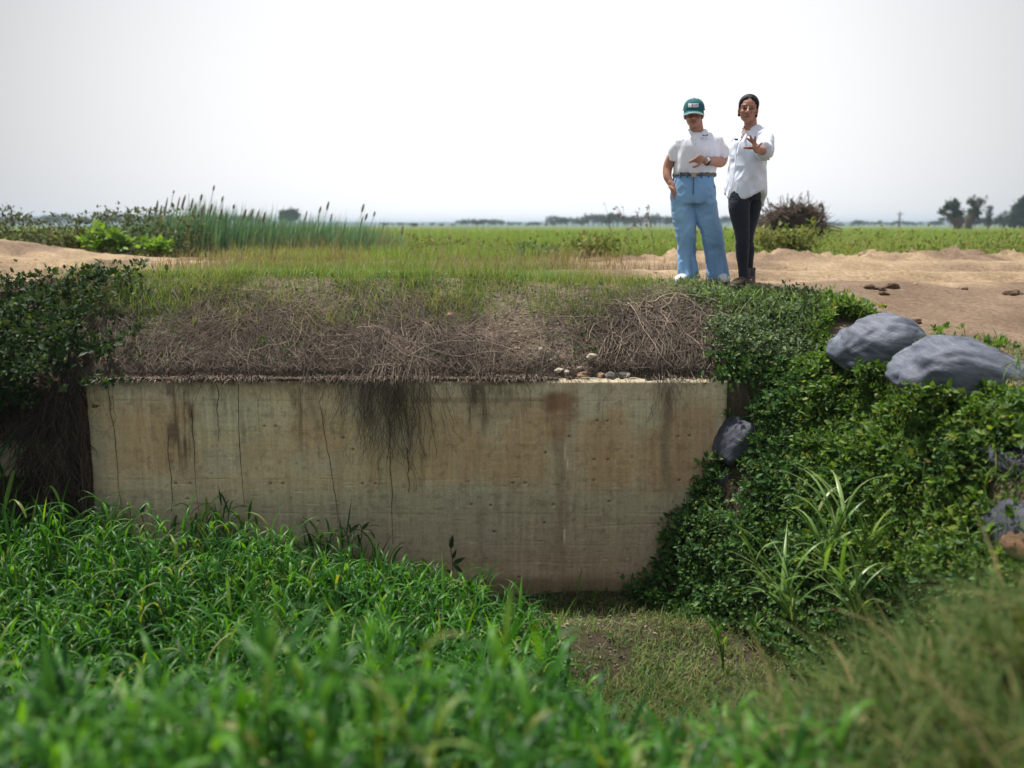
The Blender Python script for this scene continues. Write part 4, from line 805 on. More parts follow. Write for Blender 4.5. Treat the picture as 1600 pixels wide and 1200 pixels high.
P = rdir(900) * [.085, .07, .08]; P = P * (1 + .5 * (fbm(P[:, 0] * 30, P[:, 1] * 30, P[:, 2] * 30, 3)[:, None] - .5)) 
def lump(name, r, mat, par=None, seed=0, col=None, rough=.35, n=28, loc=None):
    bm = bmesh.new(); bmesh.ops.create_icosphere(bm, subdivisions=4, radius=1); V = np.array([v.co[:] for v in bm.verts]); F = np.array([[v.index for v in f.verts] for f in bm.faces]); bm.free()
    d = 1 + rough * (fbm(V[:, 0] * 1.3 + seed, V[:, 1] * 1.3, V[:, 2] * 1.3, 2) - .5) * 2 + rough * .5 * (fbm(V[:, 0] * 4 + seed, V[:, 1] * 4, V[:, 2] * 4, 3) - .5)
    V = V * d[:, None] * np.array(r); o = mesh(name, V, F, mat, par, True, None if col is None else np.tile(col, (len(V), 1)))
    if loc is not None: o.location = loc
    return o
lump('spilled_earth', (.10, .085, .085), M_soil, tb, 3, (.20, .115, .08), .5, loc=(-.06, -.11, -.01))
sandbag(1640, 640, 4.0, .6, .28, .45, 18, -10, 'grey sandbag cut by the right edge under the lower pale one', 18.3) if False else None
big_grass(1425, 585, 4.85, .25, 22, 'bunch of pale dry stalks lying between the two pale sandbags', .6, 1.2, .006, M_dry, (.3, 1.6), 'dry_grass_tuft')

# ---------------------------------------------------------------- rubble on the wall top, clods on the road
M_stone = simple('pale_stone', (.40, .35, .28), .85, .2, 14, .25, .4); M_stone2 = simple('dark_stone', (.16, .15, .14), .85, .2, 14, .3, .4); M_brick = simple('brown_stone', (.30, .19, .13), .9, .2, 14, .3, .4)
for i, (a, b, s, m_, Y, lab) in enumerate(((873, 579, .030, 0, 5.58, 'white stone chip on the wall top, farthest left of the bright chips'), (886, 581, .022, 0, 5.55, 'small pale chip lying flat on the wall top near the left chips'), (906, 579, .030, 0, 5.6, 'pale angular chip on the wall, left of the round pale stone'),
    (926, 574, .040, 0, 5.66, 'rounded pale stone standing behind the other chips on the wall top'), (937, 587, .030, 2, 5.57, 'brown stone on the wall top left of the dark stones'), (955, 589, .042, 1, 5.555, 'long dark stone with a pale edge on the wall top'), (962, 581, .028, 1, 5.62, 'small dark stone behind the long dark one'), (973, 587, .034, 1, 5.57, 'dark stone leaning against the pale yellow one'),
    (981, 586, .024, 0, 5.56, 'pale yellowish stone at the right end of the rubble'), (975, 579, .020, 0, 5.63, 'small pale stone on top of the rubble on the wall'), (912, 588, .034, 2, 5.57, 'flat pinkish-brown stone on the edge of the wall'), (1005, 586, .020, 2, 5.6, 'tiny brown stone right of the rubble'), (848, 560, .026, 0, 5.72, 'pale stone in the dead stems above the wall'), (705, 505, .045, 2, 6.1, 'flat reddish stone in the middle of the slope'), (1022, 528, .050, 1, 5.95, 'grey rounded stone among the thick dead stems on the right'))):
    p = at(a, b, Y); o = lump('stone', (s * U(.9, 1.5, 1)[0], s * .8, s * U(.5, .8, 1)[0]), (M_stone, M_stone2, M_brick)[m_], None, i * 3.3, None, .38); p[2] = max(p[2], float(H(p[0], Y)) + s * .3); o.location = p; o.rotation_euler = (.2 * i, .3 * (i % 3) - .3, i * 1.3); tag(o, lab, 'stone', 'rubble on the slope and wall top')
for i, (a, b, s, lab) in enumerate(((1362, 450, .06, 'dark clod on the right of the road, left one of a close trio'), (1378, 452, .05, 'small dark clod in the middle of a close trio on the road'), (1395, 448, .07, 'dark clod on the right of the road, right one of a close trio'), (1380, 459, .045, 'dark clod just nearer than the close trio'), (1584, 459, .08, 'largest dark clod near the right edge of the road'), (1431, 503, .05, 'black clod behind the upper sandbag'), (1508, 451, .03, 'small clod far right between the trio and the largest'), (900, 438, .04, 'small dark tuft-like clod on the road left of the people'))):
    y = 5.0
    while True:
        p = at(a, b, y)
        if p[2] <= float(H(p[0], y)) + .01 or y > 12: break
        y += .02
    s *= .6; o = lump('clod', (s * 1.3, s * .8, s * .6), M_soil, None, i * 5.1, (.18, .125, .09), .9); o.location = p; tag(o, lab, 'clod', 'clods lying on the road')
P = surf_scatter(2600, -9, 9, 6.8, 12, lambda x, y: ss(.4, .65, fbm(x * 1.2, y * 1.2, 77)))
bm = bmesh.new(); bmesh.ops.create_icosphere(bm, subdivisions=1, radius=1); TV = np.array([v.co[:] for v in bm.verts]); TF = np.array([[v.index for v in f.verts] for f in bm.faces]); bm.free()
V, F = stamp(TV * [1, .8, .6], TF, P, rdir(len(P)) * [1, 1, .1], np.tile([[0, 0, 1.]], (len(P), 1)) + 0.2, .006 + .022 * rng.random(len(P)) ** 4); o = mesh('gravel', V, F, simple('crumb', (.34, .23, .16), .9, .1, 20, .3)); tag(o, 'earth crumbs and gravel strewn over the road', 'gravel', kind='stuff')
P = surf_scatter(2600, WX0, WX1, 5.56, 6.3, lambda x, y: .25 + .75 * ss(-.5, .1, x)); V, F = stamp(TV * [1, .8, .6], TF, P, rdir(len(P)) * [1, 1, .1], np.tile([[0, 0, 1.]], (len(P), 1)) + 0.2, .005 + .018 * rng.random(len(P)) ** 3); o = mesh('slope_gravel', V, F, simple('slope_crumb', (.30, .235, .18), .9, .1, 20, .3)); tag(o, 'crumbled earth and gravel on the slope above the wall', 'gravel', kind='stuff')

# ---------------------------------------------------------------- brush pile
Y = 20.0; p = at(1238, 364, Y); p[2] = float(H(p[0], Y)); bp = empty('brush_pile', tuple(p), 'heap of dark dead branches and roots behind the weeds at the road', 'brush pile')
cx0 = at(1238, 340, Y) - p; o = lump('root_heap', (.72, .5, .64), simple('dark_roots', (.050, .036, .030), .95, .1, 6, .5, .8), bp, 5, None, .30); o.location = (0.03, 0, cx0[2] - .30)
n = 420; th = U(0, np.pi, n); ph = U(-1.2, 1.2, n); c = np.stack([np.cos(th) * .68 * np.cos(ph * .5), -np.sin(ph) * .5, cx0[2] - .35 + np.sin(th) * .56], 1); d = unit(rdir(n) * [1, 1, .6] + [.3, 0, .1]); L_ = U(.08, .5, n)[:, None, None]; t = np.linspace(-1, 1, 6)[None, :, None]
br = c[:, None] + d[:, None] * t * L_ + rng.normal(0, .02, (n, 6, 3)).cumsum(1) * .6; V, F = tubes(br, np.full((n, 6), 1.) * U(.006, .02, n)[:, None] * np.linspace(1, .4, 6), 4); mesh('branches', V, F, simple('dead_branch', (.14, .105, .085), .9, .1, 9, .4), bp)
q = np.array([at(a, b, Y) for a, b in ((1274, 352), (1279, 344), (1284, 337), (1286, 326), (1284, 319), (1280, 321))]) - p; tt = np.linspace(0, 1, 14); q = np.stack([np.interp(tt, np.linspace(0, 1, 6), q[:, i]) for i in range(3)], 1); V, F = tubes(q[None], np.array([np.interp(tt, [0, .5, .6, .85, 1], [.07, .05, .03, .028, .045])]), 7); mesh('bent_stump', V, F, M_bark, bp)

# ---------------------------------------------------------------- haze
bm = bmesh.new(); bmesh.ops.create_cube(bm, size=1)
for v in bm.verts: v.co = Vector((v.co.x * 3600, 1000 + v.co.y * 2200 + 60, 5.5 + v.co.z * 15))
me = bpy.data.meshes.new('haze'); bm.to_mesh(me); bm.free(); t = NT('haze_air'); pv = t.n('ShaderNodeVolumePrincipled', {'Color': (.62, .80, 1.0), 'Density': .0006, 'Anisotropy': .2}); t.t.links.new(pv.outputs[0], t.out.inputs['Volume']); me.materials.append(t.m)
hz = bpy.data.objects.new('haze', me); COL.objects.link(hz); tag(hz, 'pale blue air over the distant fields', kind='stuff')
# ---------------------------------------------------------------- people
def ease(pts, rad, n):
    """resample a joint path smoothly; rad entries (a,b)"""
    pts = np.array(pts, float); rad = np.array([r if np.ndim(r) else (r, r) for r in rad], float); k = len(pts)
    d = np.r_[0, np.cumsum(np.linalg.norm(np.diff(pts, axis=0), axis=1))]; d /= d[-1]; t = np.linspace(0, 1, n); A = np.concatenate([pts, rad], 1)
    m = np.gradient(A, d, axis=0) if k > 2 else np.tile((A[1] - A[0]), (2, 1)); i = np.clip(np.searchsorted(d, t, 'right') - 1, 0, k - 2); h = (d[i + 1] - d[i])[:, None]; s = ((t - d[i])[:, None] / h)
    r = (2 * s ** 3 - 3 * s ** 2 + 1) * A[i] + (s ** 3 - 2 * s ** 2 + s) * h * m[i] + (-2 * s ** 3 + 3 * s ** 2) * A[i + 1] + (s ** 3 - s ** 2) * h * m[i + 1]
    return r[:, :3], np.maximum(r[:, 3:], .002)
class Body(Acc):
    def tube(s, pts, rad, side=(1, 0, 0), n=28, seg=22, round_=True, fn=None):
        P, Rr = ease(pts, rad, n)
        if round_:       # rounded ends
            e = np.array([.999, .87, .6, .25]); d0 = unit((P[0] - P[1])[None])[0]; d1 = unit((P[-1] - P[-2])[None])[0]; q = np.sqrt(1 - e ** 2)
            P = np.concatenate([[P[0] + d0 * Rr[0].mean() * x for x in e], P, [P[-1] + d1 * Rr[-1].mean() * x for x in e[::-1]]]); Rr = np.concatenate([[Rr[0] * x for x in q], Rr, [Rr[-1] * x for x in q[::-1]]])
        T = unit(np.gradient(P, axis=0)); sd_ = np.array(side, float); A = unit(sd_[None] - T * (T @ sd_)[:, None]); B = np.cross(T, A); an = np.arange(seg) * 2 * np.pi / seg
        V = P[:, None] + Rr[:, :1, None] * np.cos(an)[None, :, None] * A[:, None] + Rr[:, 1:, None] * np.sin(an)[None, :, None] * B[:, None]
        if fn: V = fn(V)
        K = len(P); V = np.concatenate([V.reshape(-1, 3), V[0].mean(0)[None], V[-1].mean(0)[None]]); i = np.arange((K - 1) * seg).reshape(-1, seg); j = i + 1 - seg * (np.arange(seg) == seg - 1); F = np.stack([i, j, j + seg, i + seg], -1).reshape(-1, 4)
        a = np.arange(seg); b = (a + 1) % seg; c0 = np.stack([b, a, np.full(seg, K * seg)], 1); o = (K - 1) * seg; c1 = np.stack([a + o, b + o, np.full(seg, K * seg + 1)], 1); s.add(V, [F, c0, c1]); return s
    def ell(s, c, r, M=None, n=20):
        u = np.arange(n) * 2 * np.pi / n; v = np.linspace(-np.pi / 2, np.pi / 2, n // 2 + 1)[1:-1]; V = np.stack([np.outer(np.cos(v), np.cos(u)), np.outer(np.cos(v), np.sin(u)), np.outer(np.sin(v), np.ones(n))], -1).reshape(-1, 3)
        V = np.concatenate([V, [[0, 0, -1], [0, 0, 1]]]) * np.array(r); V = (V @ np.array(M).T if M is not None else V) + np.array(c); K = n // 2 - 1
        i = np.arange((K - 1) * n).reshape(-1, n); j = i + 1 - n * (np.arange(n) == n - 1); F = np.stack([i, j, j + n, i + n], -1).reshape(-1, 4); a = np.arange(n); b = (a + 1) % n
        s.add(V, [F, np.stack([b, a, np.full(n, K * n)], 1), np.stack([a + (K - 1) * n, b + (K - 1) * n, np.full(n, K * n + 1)], 1)]); return s
    def finish(s, name, mat, parent, voxel=.006, sm=4, fn=None, colfn=None):
        """fuse into one continuous surface"""
        tmp = mesh('tmp', np.concatenate(s.V), s.F, None); m = tmp.modifiers.new('r', 'REMESH'); m.mode = 'VOXEL'; m.voxel_size = voxel; m2 = tmp.modifiers.new('s', 'SMOOTH'); m2.iterations = sm; m2.factor = .5
        dg = bpy.context.evaluated_depsgraph_get(); me = bpy.data.meshes.new_from_object(tmp.evaluated_get(dg)); bpy.data.objects.remove(tmp); me.name = name
        n = len(me.vertices); V = np.zeros(n * 3); me.vertices.foreach_get('co', V); V = V.reshape(-1, 3)
        if fn is not None:
            Nn = np.zeros(n * 3); me.vertices.foreach_get('normal', Nn); V = fn(V, Nn.reshape(-1, 3)); me.vertices.foreach_set('co', V.astype(np.float32).ravel())
        if colfn is not None:
            a = me.color_attributes.new('Col', 'FLOAT_COLOR', 'POINT'); c = np.ones((n, 4), np.float32); c[:, :3] = colfn(V); a.data.foreach_set('color', c.ravel())
        me.polygons.foreach_set('use_smooth', np.ones(len(me.polygons), bool)); me.materials.clear(); me.materials.append(mat); me.update(); o = bpy.data.objects.new(name, me); COL.objects.link(o); o.parent = parent; return o
def rot(yaw=0, pitch=0, roll=0):
    return np.array(Matrix.Rotation(R(yaw), 3, 'Z') @ Matrix.Rotation(R(pitch), 3, 'X') @ Matrix.Rotation(R(roll), 3, 'Y'))
def skin_mat(name):
    t = NT(name); n = t.noise(60, 4); c = t.mix(1.0, t.col(), t.ramp(n, [(.3, (.9, .9, .9)), (.7, (1.08, 1.07, 1.06))]), 'MULTIPLY'); p = t.n('ShaderNodeBsdfPrincipled', {'Base Color': c, 'Roughness': .5, 'Subsurface Weight': .08, 'Subsurface Scale': .01, 'Specular IOR Level': .4}); p.inputs['Subsurface Radius'].default_value = (1, .35, .2); t.t.links.new(p.outputs[0], t.out.inputs[0]); return t.m
M_skin = skin_mat('skin')
def head(B, c, M, s=1.0):
    f = lambda p: np.array(c) + s * (np.array(M) @ np.array(p, float)); e = lambda p, r: B.ell(f(p), np.array(r) * s, M)
    e((0, .012, .035), (.074, .092, .083)); e((0, -.012, -.038), (.060, .066, .062)); e((0, -.050, -.086), (.027, .024, .020)); e((0, -.03, -.07), (.046, .045, .03))
    for q in (-1, 1):
        e((q * .036, -.050, -.020), (.026, .026, .024)); e((q * .030, -.068, .032), (.026, .014, .008)); e((q * .075, .012, -.004), (.009, .020, .031)); e((q * .071, .004, -.028), (.008, .01, .012)); e((q * .013, -.090, -.024), (.009, .011, .008)); e((q * .032, -.066, .010), (.016, .012, .008))
    B.tube([f((0, -.076, .022)), f((0, -.090, .0)), f((0, -.104, -.020))], [.007 * s, .009 * s, .012 * s], n=8, seg=10); e((0, -.100, -.023), (.012, .012, .010))
    e((0, -.081, -.050), (.025, .012, .0055)); e((0, -.079, -.060), (.021, .012, .0065)); e((0, -.078, -.055), (.030, .006, .003))
def head_cols(V, c, M, s, base, brow=True):
    P = (V - np.array(c)) / s @ np.array(M); x, y, z = P.T; col = np.tile(np.array(base), (len(V), 1)); near = (np.abs(z) < .14) & (np.abs(x) < .12) & (np.abs(y) < .15); front = y < -.045
    def put(m, cc, k=1.0):
        nonlocal col; m = (m * (near & front))[:, None] * k; col = col * (1 - m) + np.array(cc) * m
    put(np.exp(-((x / .024) ** 4 + ((z + .055) / .0105) ** 4)), (.28, .085, .07), .75); put(np.exp(-((x / .026) ** 4 + ((z + .0555) / .0022) ** 2)), (.06, .02, .02), .8)
    put(np.exp(-(((np.abs(x) - .031) / .020) ** 4 + ((z - .010) / .009) ** 4)), np.array(base) * .6, .5)
    put(np.exp(-(((np.abs(x) - .031) / .0155) ** 4 + ((z - .009 ) / .0035) ** 4)), (.025, .015, .012), .9)
    if brow: put(np.exp(-(((np.abs(x) - .032) / .019) ** 4 + ((z - .034 - .12 * (np.abs(x) - .03)) / .0042) ** 2)), (.03, .02, .017), .85)
    put(np.exp(-(((np.abs(x) - .040) / .018) ** 2 + ((z + .02) / .016) ** 2)), np.array(base) * np.array([1.12, .92, .9]), .6)
    return col
def eyes(c, M, s, par):
    for q in (-1, 1):
        p = np.array(c) + s * (np.array(M) @ np.array((q * .031, -.0655, .009))); B = Body().ell((0, 0, 0), (.0125 * s, .0115 * s, .0115 * s), M); V = np.concatenate(B.V); l = V @ np.array(M); k = (l[:, 1] < -.0085 * s)[:, None]; C_ = np.where(k, (.03, .018, .012), (.30, .26, .24)); o = mesh('eye', V, B.F, M_eye, par, True, C_); o.location = p
M_eye = simple('eye', (1, 1, 1), .2, .6, usecol=True)
def hand(B, wrist, palm, dirs, pn, s=1.0, thumb=None, palm_w=.038):
    """palm from wrist to knuckles; dirs: four finger polylines of offsets; pn palm normal"""
    w, k = np.array(wrist, float), np.array(palm, float); ax = unit((k - w)[None])[0]; pn = unit(np.array(pn, float)[None])[0]; sd_ = np.cross(ax, pn)
    B.tube([w, w * .6 + k * .4, w * .15 + k * .85, k], [(.024 * s, .018 * s), (.032 * s, .015 * s), (palm_w * s, .014 * s), ((palm_w - .003) * s, .012 * s)], side=sd_, n=12, seg=18)
    ln = (.068, .078, .073, .056)
    for i, dd in enumerate(dirs):
        b = k + sd_ * (1 - i * 2 / 3) * .0315 * s - ax * .006; p = [b]; u0 = ax
        for j, u in enumerate(dd): p.append(p[-1] + unit(np.array(u, float)[None])[0] * ln[i] * s * (.46, .30, .24)[j])
        B.tube(p, [.0086 * s, .0080 * s, .0074 * s, .0062 * s], n=12, seg=10)
    if thumb:
        b = w * .62 + k * .38 + sd_ * .026 * s; p = [b]
        for j, u in enumerate(thumb): p.append(p[-1] + unit(np.array(u, float)[None])[0] * (.032, .032, .026)[j] * s)
        B.tube(p, [.014 * s, .012 * s, .0105 * s, .008 * s], n=12, seg=10)
def folds(amp, sx, sy, sz, seed=0, oct_=3):
    def fn(V, N):
        f = fbm(V[:, 0] * sx + seed, V[:, 1] * sy, V[:, 2] * sz, oct_); r = 1 - np.abs(f - .5) * 5; return V + N * (amp * (f - .5) * 1.4 + amp * .45 * np.clip(r, 0, 1))[:, None]
    return fn
def cloth(name, c, rough=.85, sc=220, sheen=.2, nvar=6, var=.08, usecol=False):
    t = NT(name); b = t.col() if usecol else t.n('ShaderNodeRGB').outputs[0]
    if not usecol: b.default_value = (*c, 1)
    b = t.mix(1.0, b, t.ramp(t.noise(nvar, 4), [(.3, (1 - var,) * 3), (.7, (1 + var,) * 3)]), 'MULTIPLY'); h = t.math('MULTIPLY_ADD', t.noise(sc, 3), .3, t.math('MULTIPLY', t.noise(14, 4), 1.0)); return t.pbr(b, rough, .2, t.bump(h, .25, .006), sheen=sheen)

# ---- person in cap, white polo and jeans
def solveY(px, py):
    y = 5.9
    while at(px, py, y)[2] > float(H(at(px, py, y)[0], y)) + .006: y += .005
    return y
Y1 = solveY(1092, 441); b1 = at(1092, 441, Y1); b1[2] = float(H(b1[0], Y1)) + .006
p1 = empty('person', tuple(b1), 'person in teal cap, white polo shirt and wide light blue jeans standing on the road', 'person')
off1 = b1[2] - at(1092, 441, Y1)[2]
def A1(px, py, dy=0): q = at(px, py, Y1 + dy) - b1; q[2] += off1; return q
HC1 = A1(1084, 179, -.03); HM1 = rot(-12, 10, 0); s1 = .98; SK1 = (.42, .215, .155)
B = Body(); head(B, HC1, HM1, s1)
B.tube([A1(1090, 217, .01), A1(1088, 200, .0), A1(1086, 186, .02)], [(.062, .06), (.055, .056), (.055, .058)])
B.tube([A1(1088, 262), A1(1090, 232), A1(1090, 214)], [(.13, .09), (.135, .085), (.085, .045)], n=16)
# right arm (image left), hand in pocket
B.tube([A1(1066, 224, .02), A1(1052, 243, .03), A1(1043, 264, .04), A1(1043, 276, .01), A1(1050, 290, -.03)], [.036, .046, .039, .034, .025]); hand(B, A1(1047, 285, -.03), A1(1056, 298, -.065), [[(.3, -.1, -1)] * 3] * 4, (0, -1, 0), .95, [(.6, -.6, -.5), (.6, -.3, -.8), (.3, -.1, -1)])
# left arm bent across the belly
B.tube([A1(1114, 224, .02), A1(1128, 236, .05), A1(1128, 250, .02), A1(1116, 252, -.12), A1(1101, 251, -.235)], [.036, .049, .045, .038, .026])
w_, k_ = A1(1101, 251, -.235), A1(1091, 248, -.265)
hand(B, w_, k_, [[(-1, -.1, .15), (-1, .0, -.15), (-.9, .2, -.35)], [(-1, -.1, .0), (-1, .0, -.3), (-.8, .2, -.5)], [(-1, -.1, -.2), (-.9, .1, -.5), (-.6, .3, -.8)], [(-.9, -.1, -.4), (-.7, .1, -.8), (-.4, .3, -.9)]], (0, 1, .25), .95, [(-.5, -.5, -.5), (-.8, -.3, -.4), (-.9, 0, -.2)])
for a, b, c_ in ((1076, 434, 1070), (1124, 436, 1102)): B.tube([A1(1088, 260), A1(c_, 300), A1((a * 2 + c_) / 3, 366), A1(a, b)], [.06, .07, .05, .034], n=20)
B.finish('body', M_skin, p1, .0042, 2, None, lambda V: head_cols(V, HC1, HM1, s1, SK1)); eyes(HC1, HM1, s1, p1)
f1 = lambda p: HC1 + s1 * (HM1 @ np.array(p, float))
B = Body(); B.ell(f1((0, .030, .010)), (.079, .082, .085), HM1); B.finish('hair', cloth('dark_hair', (.018, .014, .013), .6, 300), p1, .006, 2, folds(.004, 60, 60, 8))
# cap
M_teal = cloth('teal_twill', (.010, .115, .135), .8, 300, .1); M_pale = cloth('pale_trim', (.42, .58, .60), .8, 300)
cp = empty('cap', (0, 0, 0), None, None); cp.parent = p1; n1, n2 = 40, 16
u = np.linspace(0, 2 * np.pi, n1, endpoint=False); v = np.linspace(0, np.pi / 2 * .995, n2); Uu, Vv = np.meshgrid(u, v); seamr = 1 + .010 * np.abs(np.sin(Uu * 3)); P = np.stack([np.cos(Vv) ** .72 * np.cos(Uu) * .088 * seamr, np.cos(Vv) ** .72 * np.sin(Uu) * .101 * seamr + .008, .036 + np.sin(Vv) * .092], -1); P[..., 2] += .014 * (P[..., 1] < 0) * np.sin(Vv) * 0; P = P.reshape(-1, 3)
P = np.array([f1(q) for q in P]); i = np.arange((n2 - 1) * n1).reshape(-1, n1); j = i + 1 - n1 * (np.arange(n1) == n1 - 1); F = np.stack([i, j, j + n1, i + n1], -1).reshape(-1, 4); mesh('crown', P, F, M_teal, cp)
V, F = tubes(np.array([[f1((math.cos(a) * .089, math.sin(a) * .102 + .008, .036)) for a in np.linspace(0, 2 * np.pi, 40)]]), np.full((1, 40), .004), 6); mesh('band', V, F, M_teal, cp)
B = Body().ell(f1((0, .008, .129)), (.007, .007, .004), HM1); B.build('button', M_teal, cp)
m, r = 25, 9; a = np.linspace(-1.18, 1.18, m); top = []
for k in range(r):
    t = k / (r - 1); top.append([f1((math.sin(q) * (.087 + .0 * t), -.101 * math.cos(q) + .008 - .074 * t * math.cos(q * 1.15) ** .8, .036 - .012 * t - .020 * abs(math.sin(q)) ** 2 * (t > 0) * (.4 + t))) for q in a])
top = np.array(top); Vt = top.reshape(-1, 3); dn = HM1 @ np.array([0, 0, -.004]); V = np.concatenate([Vt, Vt + dn]); i = np.arange((r - 1) * m).reshape(-1, m)[:, :-1].ravel(); F1 = np.stack([i, i + 1, i + m + 1, i + m], 1); mesh('brim', V, [F1, F1[:, ::-1] + r * m], M_teal, cp)
V, F = tubes(top[-1:][:, :] + dn / 2, np.full((1, m), .0062), 6); mesh('brim_edge', V, F, M_pale, cp)
def on_cap(x, z, o=.0035):
    vv = math.asin(min((z - .036) / .092, 1)); r_ = math.cos(vv) ** .72; uu = math.asin(max(-1, min(1, x / (.088 * r_)))); return f1((x, -math.cos(uu) * (.101 * r_ + o) + .008, z))
M_white = cloth('white_print', (.72, .76, .86), .7, 300); M_red = cloth('red_print', (.55, .12, .12), .7); M_ink = cloth('grey_print', (.30, .36, .50), .7); M_navy = cloth('navy_print', (.05, .06, .13), .7)
def decal(name, fn, x0, x1, z0, z1, mat, par, nx=12, nz=6):
    g_ = np.array([[fn(x, z) for x in np.linspace(x0, x1, nx)] for z in np.linspace(z0, z1, nz)]).reshape(-1, 3); i = np.arange((nz - 1) * nx).reshape(-1, nx)[:, :-1].ravel(); return mesh(name, g_, np.stack([i, i + 1, i + nx + 1, i + nx], 1), mat, par)
pt = decal('patch', lambda x, z: on_cap(x, z), -.046, .036, .062, .092, M_white, cp)
decal('emblem', lambda x, z: on_cap(x, z, .0046), -.020, -.008, .066, .089, M_red, pt, 5, 4)
for x0, x1, z0, z1 in ((-.040, -.036, .068, .086), (-.032, -.024, .068, .072), (-.002, .004, .068, .086), (.008, .014, .070, .084), (.018, .024, .068, .086), (.027, .032, .070, .084)): decal('letter', lambda x, z: on_cap(x, z, .0046), x0, x1, z0, z1, M_ink, pt, 3, 3)
# polo
M_polo = cloth('white_pique', (.80, .84, .95), .8, 260, .1); B = Body()
B.tube([A1(1085, 276), A1(1085, 262), A1(1088, 246), A1(1090, 229), A1(1091, 218), A1(1091, 210)], [(.166, .118), (.172, .128), (.178, .135), (.185, .132), (.178, .105), (.115, .075)], n=30, seg=36, round_=False); B.ell(A1(1091, 215, .01), (.15, .075, .045))
B.ell(A1(1066, 220, .02), (.062, .062, .050)); B.ell(A1(1116, 220, .02), (.066, .066, .052))
for P_, R_ in (([A1(1066, 221, .015), A1(1058, 228, .02), A1(1053, 252, .035)], [(.050, .060), (.056, .066), (.058, .068)]), ([A1(1115, 221, .015), A1(1122, 228, .03), A1(1130, 245, .05)], [(.052, .062), (.060, .073), (.066, .080)])):
    Bs = Body().tube(P_, R_, n=22, seg=40, round_=False); V = np.concatenate(Bs.V); c = V.mean(0); V = V + unit(V - c) * ((fbm(V[:, 0] * 14, V[:, 1] * 14, V[:, 2] * 9, 3) - .5) * .016)[:, None]; mesh('sleeve', V, Bs.F, M_polo, p1)
B.finish('polo_shirt', M_polo, p1, .0065, 6, folds(.020, 8, 8, 4, 3))
def collar(par, cen, rx, ry, h, mat, yawd=0, gap=.55, drop=.05, tilt=0.0, name='collar', flare=.022):
    m = 40; a = np.linspace(gap, 2 * np.pi - gap, m) - np.pi / 2; V = []
    for t, rr, zz in ((0, 1.0, 0), (.5, 1.02, h), (1, 1.06, h + .004), (2, 1.0, h - .004), (3, 1.0, -.012)):
        ex = flare if t >= 2 else 0; ex = ex * (1.5 if t == 3 else .7)
        fr = np.exp(-((np.abs(((a + np.pi / 2) % (2 * np.pi)) - np.pi) - np.pi) / .8) ** 2)
        V.append(np.stack([np.cos(a) * (rx * rr + ex), np.sin(a) * (ry * rr + ex), zz - drop * fr - (0.018 * fr if t == 3 else 0)], 1))
    V = np.array(V).reshape(-1, 3); Mz = rot(yawd, tilt); V = V @ Mz.T + np.array(cen); i = np.arange(4 * m).reshape(-1, m)[:, :-1].ravel(); o = mesh(name, V, np.stack([i, i + 1, i + m + 1, i + m], 1), mat, par)
    md = o.modifiers.new('thick', 'SOLIDIFY'); md.thickness = .003; return o
collar(p1, A1(1088, 209, .0), .068, .066, .032, M_polo, -6, .50, .045)
# open neck and placket
B = Body().tube([A1(1086, 213, -.095), A1(1087, 221, -.125), A1(1087, 229, -.137)], [(.016, .004), (.014, .004), (.012, .004)], n=10); B.build('placket', M_polo, p1)
for i in range(2): Body().ell(A1(1087, 219 + 6 * i, -.129 - .009 * i), (.005, .003, .005)).build('button', cloth('button_white', (.6, .6, .62), .4), p1)
# small print over the breast
for (a, b, w, h, m_) in ((1099, 211.5, .012, .010, M_navy), (1102, 211.8, .010, .008, M_navy), (1105, 211.0, .012, .010, M_navy), (1097, 216, .030, .004, M_ink), (1104, 217, .012, .004, M_ink), (1062, 222, .010, .006, M_ink), (1068, 219, .016, .004, M_ink)):
    c = A1(a, b, -.128 if a > 1080 else -.118); V, F = box(-w / 2, w / 2, -.004, .004, -h / 2, h / 2); mesh('print', V + c, F, m_, p1, False)
# sleeve bands
# watch
wc = unit((k_ - w_)[None])[0]; q = A1(1105, 251.5, -.205); wt = empty('watch', (0, 0, 0), None, None); wt.parent = p1
Body().tube([q - wc * .009, q + wc * .009], [(.037, .035), (.035, .033)], side=(0, 0, 1), n=4, round_=False).build('strap', simple('black_leather', (.02, .018, .018), .5, .4), wt)
cc = q + np.array([.0, -.034, .012]); Mw = rot(12, 72); Body().ell(cc, (.019, .019, .006), Mw).build('case', simple('steel', (.75, .76, .80), .25, .5, metal=.8), wt); Body().ell(cc + Mw @ np.array([0, 0, .004]), (.015, .015, .003), Mw).build('dial', simple('dial', (.85, .87, .9), .3, .5), wt)
